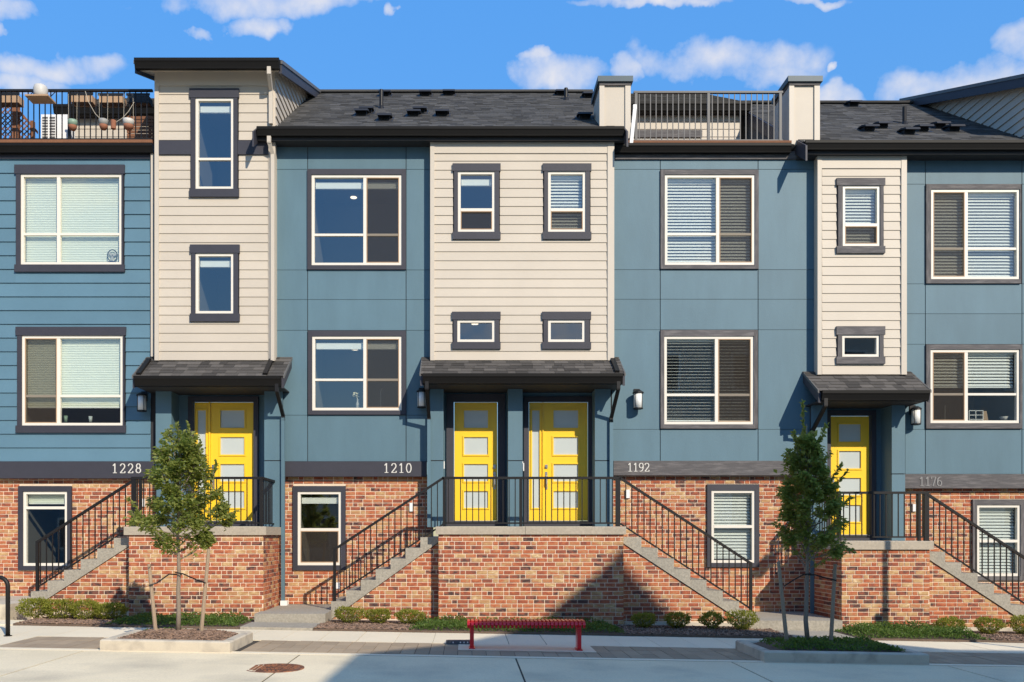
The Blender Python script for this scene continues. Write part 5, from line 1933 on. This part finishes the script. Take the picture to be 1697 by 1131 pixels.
def tree(label, px, pyg, y, prof, shoots, trunk_to, nl, seed, lean=0.0, tilt=0.0):
    """prof: (photo y, left px, right px) of the crown outline on plane y"""
    random.seed(seed)
    x = PX(px, y)
    zg = PZ(pyg, y)
    t = thing('young_tree', (x, y, zg), label, 'tree', 'young staked street trees')
    pz = [(PZ(p[0], y), PX(p[1], y), PX(p[2], y)) for p in prof]     # top to bottom

    def width(z):
        for i in range(len(pz) - 1):
            if pz[i][0] >= z >= pz[i + 1][0]:
                f = (pz[i][0] - z) / (pz[i][0] - pz[i + 1][0])
                return pz[i][1] + (pz[i + 1][1] - pz[i][1]) * f, pz[i][2] + (pz[i + 1][2] - pz[i][2]) * f
        return None
    ztop, zbot = pz[0][0], pz[-1][0]
    cxs = lambda z: x + lean * (z - zg)
    pts = [(cxs(zg + (ztop - zg) * k / 10) + U(-.012, .012), y + U(-.012, .012), zg - 0.03 + (ztop - zg) * k / 10) for k in range(11)]
    MB().tube(pts, [0.036 - 0.0030 * k for k in range(11)], 9).build('trunk', 'bark', t, True)
    lb = MB()
    lv = MB()
    tips = []
    for k in range(46):
        z0 = zbot + (ztop - zbot) * (0.02 + 0.72 * (k / 46.0)) + U(-0.03, 0.03)
        z1 = min(z0 + U(0.18, 0.5), ztop - 0.05)
        wd = width(z1)
        if not wd:
            continue
        l_, r_ = wd
        ang = k * 2.4 + U(-0.4, 0.4)
        cx_, hw = (l_ + r_) / 2, (r_ - l_) / 2
        rr = U(0.62, 1.08)
        tip = Vector((cx_ + hw * rr * math.cos(ang), y + hw * rr * 0.95 * math.sin(ang), z1))
        p0 = Vector((cxs(z0), y, z0))
        mid = p0.lerp(tip, 0.5) + Vector((0, 0, -0.04))
        lb.tube([p0, mid, tip], [0.011, 0.008, 0.004], 5, False)
        tips.append((p0, mid, tip))
        for j in range(3):
            f = U(0.35, 1.0)
            q0 = mid.lerp(tip, f)
            q1 = q0 + rv() * 0.16 + Vector((0, 0, 0.06))
            lb.tube([q0, q1], [0.004, 0.002], 4, False)
            tips.append((q0, q0.lerp(q1, 0.5), q1))
    lb.build('limbs', 'bark', t)
    wts = [U(0.1, 1.0) ** 2 + 0.05 for _ in tips]
    cnt = 0
    while cnt < nl:
        p0, mid, tip = random.choices(tips, wts)[0]
        f = U(0.25, 1.05)
        c = (mid.lerp(tip, f * 2 - 1) if f > 0.5 else p0.lerp(mid, f * 2)) + rv() * 0.085
        wd = width(c.z)
        if not wd or not (wd[0] - 0.13 < c.x < wd[1] + 0.13):
            continue
        d = Vector((c.x - cxs(c.z), c.y - y, 0.10)).normalized() + rv() * 0.9 + Vector((0, 0, -0.15))
        n = Vector((0, 0, 1)) + rv() * 0.9
        s_ = U(0.55, 1.3)
        leaf(lv, c, d, n, 0.074 * s_, 0.026 * s_)
        cnt += 1
    tw = MB()
    for (ax, ay, bx, by_) in shoots:
        p, q = Vector((PX(ax, y), y + U(-.1, .1), PZ(ay, y))), Vector((PX(bx, y), y + U(-.12, .12), PZ(by_, y)))
        tw.tube([p, p.lerp(q, .5), q], [0.006, 0.004, 0.002], 5, False)
        n_ = int((q - p).length / 0.0075)
        for k in range(n_):
            c = p.lerp(q, k / n_)
            d = rv() + (q - p).normalized() * 0.7
            leaf(lv, c + rv() * 0.015, d, rv() + Vector((0, 0, .6)), 0.064, 0.021)
    if tw.v:
        tw.build('shoots', 'bark', t)
    lv.build('crown', 'leaf_pear', t)
    return t


TY1, TY2 = -5.1, -5.1
tree('bushy young pear tree tied to two stakes in front of the 1228 door', 296, 1044, TY1,
     [(708, 288, 300), (738, 272, 326), (765, 268, 340), (790, 256, 356), (815, 250, 364), (845, 246, 374), (872, 222, 376), (895, 224, 368), (912, 236, 342), (930, 258, 314)],
     [(300, 760, 296, 704), (312, 770, 317, 704), (285, 770, 268, 731), (325, 780, 334, 732), (262, 860, 212, 868), (255, 880, 216, 848), (350, 800, 362, 767), (360, 860, 390, 848), (345, 850, 378, 838), (275, 800, 258, 768), (238, 860, 214, 826)],
     930, 6600, 21, lean=-0.002)
tree('slender young pear tree tied to two stakes in front of the 1176 stoop', 1337, 1062, TY2,
     [(700, 1328, 1342), (735, 1320, 1354), (765, 1314, 1364), (790, 1302, 1370), (815, 1292, 1386), (850, 1292, 1408), (880, 1284, 1414), (910, 1282, 1408), (935, 1296, 1400), (952, 1318, 1370)],
     [(1335, 760, 1335, 664), (1340, 780, 1365, 706), (1330, 790, 1312, 718), (1322, 800, 1302, 748), (1365, 810, 1388, 772), (1370, 820, 1400, 783), (1375, 850, 1412, 826), (1350, 790, 1372, 752), (1310, 880, 1284, 868), (1385, 900, 1412, 915)],
     952, 6600, 22, lean=0.0)


def stake(label, ax, ay, bx, by_, y):
    p, q = Vector((PX(ax, y), y, PZ(ay, y))), Vector((PX(bx, y), y, PZ(by_, y) - 0.05))
    mb = MB().tube([p, q], [0.026, 0.030], 8)
    return tag(mb.build('tree_stake', 'stake_wood', None), label, 'stake', 'wooden stakes holding the young trees')


stake('wooden stake leaning towards the bushy young tree on the hedge side', 247, 935, 258.5, 1046, -5.15)
stake('wooden stake beside the bushy young tree on the door side', 346, 910, 333, 1048, -5.15)
stake('wooden stake leaning towards the slender young tree on the stair side', 1290, 931, 1304, 1060, -5.15)
stake('wooden stake beside the slender young tree on the 1176 stoop side', 1384, 935, 1377, 1058, -5.15)


def tie(label, pts, y):
    mb = MB().tube([(PX(a, y), y + o_, PZ(b, y)) for a, b, o_ in pts], 0.010, 6)
    tag(mb.build('tree_tie', 'metal_black', None), label, 'strap', 'black straps tying the trees to stakes')


tie('black strap from the bushy young tree to its door-side stake', [(292, 949, -.04), (305, 951, -.05), (325, 960, -.05), (343, 966, -.09), (342, 966, .0)], -5.13)
tie('black strap from the bushy young tree to its hedge-side stake', [(300, 953, .03), (280, 952, .0), (262, 966, -.04), (250, 970, -.09)], -5.13)
tie('black strap from the slender young tree to its stair-side stake', [(1342, 951, -.05), (1330, 952, -.05), (1312, 962, -.05), (1296, 971, -.09)], -5.13)
tie('black strap from the slender young tree to its stoop-side stake', [(1335, 953, .02), (1350, 953, -.02), (1366, 958, -.05), (1382, 962, -.09)], -5.13)


def shrub(label, px0, px1, pyt, pyb, y, n, group, seed, flat=False):
    random.seed(seed)
    x0, x1 = PX(px0, y), PX(px1, y)
    xc, rx = (x0 + x1) / 2, (x1 - x0) / 2
    zb, zt = gz(xc) + 0.035, PZ(pyt, y)
    h = zt - zb
    t = thing('boxwood_shrub', (xc, y, zb), label, 'shrub', group)
    st = MB()
    for k in range(9):
        a = U(0, 6.28)
        st.tube([(xc + U(-.03, .03), y + U(-.03, .03), zb - 0.02), (xc + rx * 0.6 * math.cos(a), y + rx * 0.6 * math.sin(a), zb + h * U(0.5, 0.8))], [0.010, 0.004], 5, False)
    st.build('stems', 'bark', t)
    mb = MB()
    ph = [U(0, 6.28) for _ in range(6)]
    for _ in range(n):
        v = rv().normalized()
        rr = U(0.45, 1.0) ** 0.5
        bump_ = 1 + 0.10 * math.sin(5 * v.x + ph[0]) + 0.10 * math.sin(7 * v.z + 4 * v.y + ph[1]) + U(-0.06, 0.10)
        zz = v.z * rr * bump_
        taper = 1.0 if zz > 0 else 1.0 + 0.45 * zz
        if flat:
            taper = 1.0
        c = Vector((xc + rx * v.x * rr * bump_ * taper, y + rx * 0.9 * v.y * rr * bump_ * taper, zb + h * 0.55 + h * 0.47 * zz))
        leaf(mb, c, v + rv() * 0.8 + Vector((0, 0, 0.5)), v + rv() * 0.6, U(0.026, 0.042), U(0.009, 0.014))
    mb.build('foliage', 'leaf_box', t)


hg = 'clipped hedge shrubs under the 1228 stairs'
for i, (a, b, c, d) in enumerate([(34, 82, 992, 1027), (74, 126, 994, 1029), (116, 168, 997, 1031), (160, 208, 1000, 1036)]):
    shrub(['clipped yellow green shrub at the outer end of the hedge by the concrete landing', 'clipped yellow green shrub second in the hedge from the concrete landing',
           'clipped yellow green shrub third in the hedge from the concrete landing', 'clipped yellow green shrub at the hedge end nearest the 1228 stoop front'][i], a, b, c, d, -2.15, 1900, hg, 31 + i, True)
for i, (a, b, c, d) in enumerate([(553, 606, 1007, 1036), (607, 648, 1010, 1036), (654, 703, 1012, 1036)]):
    shrub(['round shrub at the foot of the 1210 stairs beside the landing', 'round shrub in the middle of the three below the 1210 stairs', 'round shrub below the 1210 stairs nearest the wide stoop'][i],
          a, b, c, d, -2.0, 1400, 'round shrubs below the 1210 stairs', 41 + i)
for i, (a, b, c, d) in enumerate([(1048, 1087, 1017, 1042), (1102, 1143, 1016, 1042), (1159, 1200, 1016, 1044), (1204, 1254, 1013, 1044)]):
    shrub(['round shrub below the 1192 stairs next to the wide stoop', 'round shrub below the 1192 stairs, second from the wide stoop', 'round shrub below the 1192 stairs, third from the wide stoop',
           'round shrub below the 1192 stairs beside the landing'][i], a, b, c, d, -1.95, 1400, 'round shrubs below the 1192 stairs', 51 + i)
for i, (a, b, c, d) in enumerate([(1553, 1597, 1025, 1052), (1616, 1661, 1025, 1052), (1674, 1720, 1022, 1053)]):
    shrub(['round shrub below the 1176 stairs next to the stoop', 'round shrub below the 1176 stairs, second from the stoop', 'round shrub below the 1176 stairs, third from the stoop'][i],
          a, b, c, d, -1.95, 1400, 'round shrubs below the 1176 stairs', 61 + i)


def cover(label, x0, x1, y0, y1, n, h, seed, zoff=0.03):
    random.seed(seed)
    mb = MB()
    for _ in range(n):
        x, y = U(x0, x1), U(y0, y1)
        e = min((x - x0), (x1 - x), (y - y0) * 1.5 + 0.05, (y1 - y) * 3 + 0.1) / 0.25
        e = max(0.15, min(1, e)) * (0.65 + 0.35 * math.sin(x * 5.1 + seed) * math.sin(y * 6 + x * 2.3))
        if e < 0.25 and R() < 0.5:
            continue
        z = gz(x) + zoff + h * e * U(0.2, 1.0)
        leaf(mb, Vector((x, y, z)), rv() + Vector((0, -0.2, 0.5)), Vector((0, -0.3, 1)) + rv() * 0.8, U(0.03, 0.05), U(0.012, 0.018))
    stuff(mb.build('ground_cover', 'leaf_cover', None), label, 'ground cover')


cover('low green ground cover in front of the 1228 stoop', -6.2, -3.95, -2.9, -1.62, 5200, 0.16, 71)
cover('low green ground cover in front of the wide brick stoop', -1.0, 2.75, -2.93, -1.62, 8500, 0.17, 72)
cover('low green ground cover in front of the 1176 stoop', 6.75, 8.95, -2.93, -1.62, 6000, 0.22, 73)
cover('green ground cover filling the planter of the slender young tree', 4.4, 6.2, -5.62, -4.68, 4200, 0.13, 74, KH)
cover('few green sprigs at the foot of the bushy young tree', -4.75, -4.2, -5.05, -4.7, 260, 0.07, 75, KH + 0.03)

# ================================================================== ACROSS THE STREET (behind the camera, gabled house casts the big roof shadow, low row dims the fill)
oy = -20.5
oh = thing('gabled_house', (17, oy - 4, 0), 'tall gabled house across the street', 'house')
prof_ = [(6.05, gz(5) - 0.5), (6.05, 9.1), (7.3, 10.5), (9.4, 11.4), (11.1, 12.4), (12.9, 13.55), (14.3, 14.7), (17.3, 11.55), (34, 11.55), (34, -1)]
MB().prism(prof_, 'y', oy - 9, oy).build('wall', 'cream_siding', oh)
MB().prism([(12.9, 13.56), (14.3, 14.71), (14.3, 14.83), (12.9, 13.68)], 'y', oy - 9.2, oy + 0.02).build('roof', 'shingle', oh)
MB().prism([(14.3, 14.78), (17.4, 11.5), (17.5, 11.65), (14.3, 14.95)], 'y', oy - 9.2, oy + 0.02).build('roof', 'shingle', oh)
for zz in (2.0, 5.0, 8.0):
    for xx in (8.5, 12.5, 16.5, 20.5, 24.5, 28.5):
        w_ = one('window', 'vinyl_white', oh, xx - 0.9, xx + 0.9, oy, oy + 0.05, zz, zz + 1.7)
        one('pane', 'charcoal_trim', w_, xx - 0.8, xx + 0.8, oy + 0.05, oy + 0.055, zz + 0.1, zz + 1.6)
struct(sloped('sidewalk_opposite', 'concrete_walk', -40, 40, -20.4, -18.45, 0.06, 0.2, None, 8))
for k, (xa, xb, zz, lab) in enumerate([(-38, -24, 6.0, 'unseen low cream house added across the street at the far end'), (-23, -10, 6.4, 'unseen low blue house added across the street between two cream houses'), (-9, 3.5, 6.1, 'unseen low cream house added across the street next to the tall gabled one')]):  # row added out of view to dim the sky fill on the facades
    t = thing('unseen_low_house', ((xa + xb) / 2, -26, gz((xa + xb) / 2)), lab, 'house', 'unseen low houses added across the street')
    MB().box(xa, xb, -30, -22, -1, zz).build('wall', ['cream_siding', 'blue_siding', 'cream_siding'][k], t)
    MB().prism([(-21.6, zz), (-26, zz + 1.9), (-30.4, zz)], 'x', xa - 0.3, xb + 0.3).build('roof', 'shingle', t)
    for zw in (1.0, 3.9):
        xx = xa + 2
        while xx < xb - 1:
            w_ = one('window', 'vinyl_white', t, xx - 0.8, xx + 0.8, -22, -21.95, zw, zw + 1.5)
            one('pane', 'charcoal_trim', w_, xx - 0.7, xx + 0.7, -21.95, -21.945, zw + 0.1, zw + 1.4)
            xx += 3.1
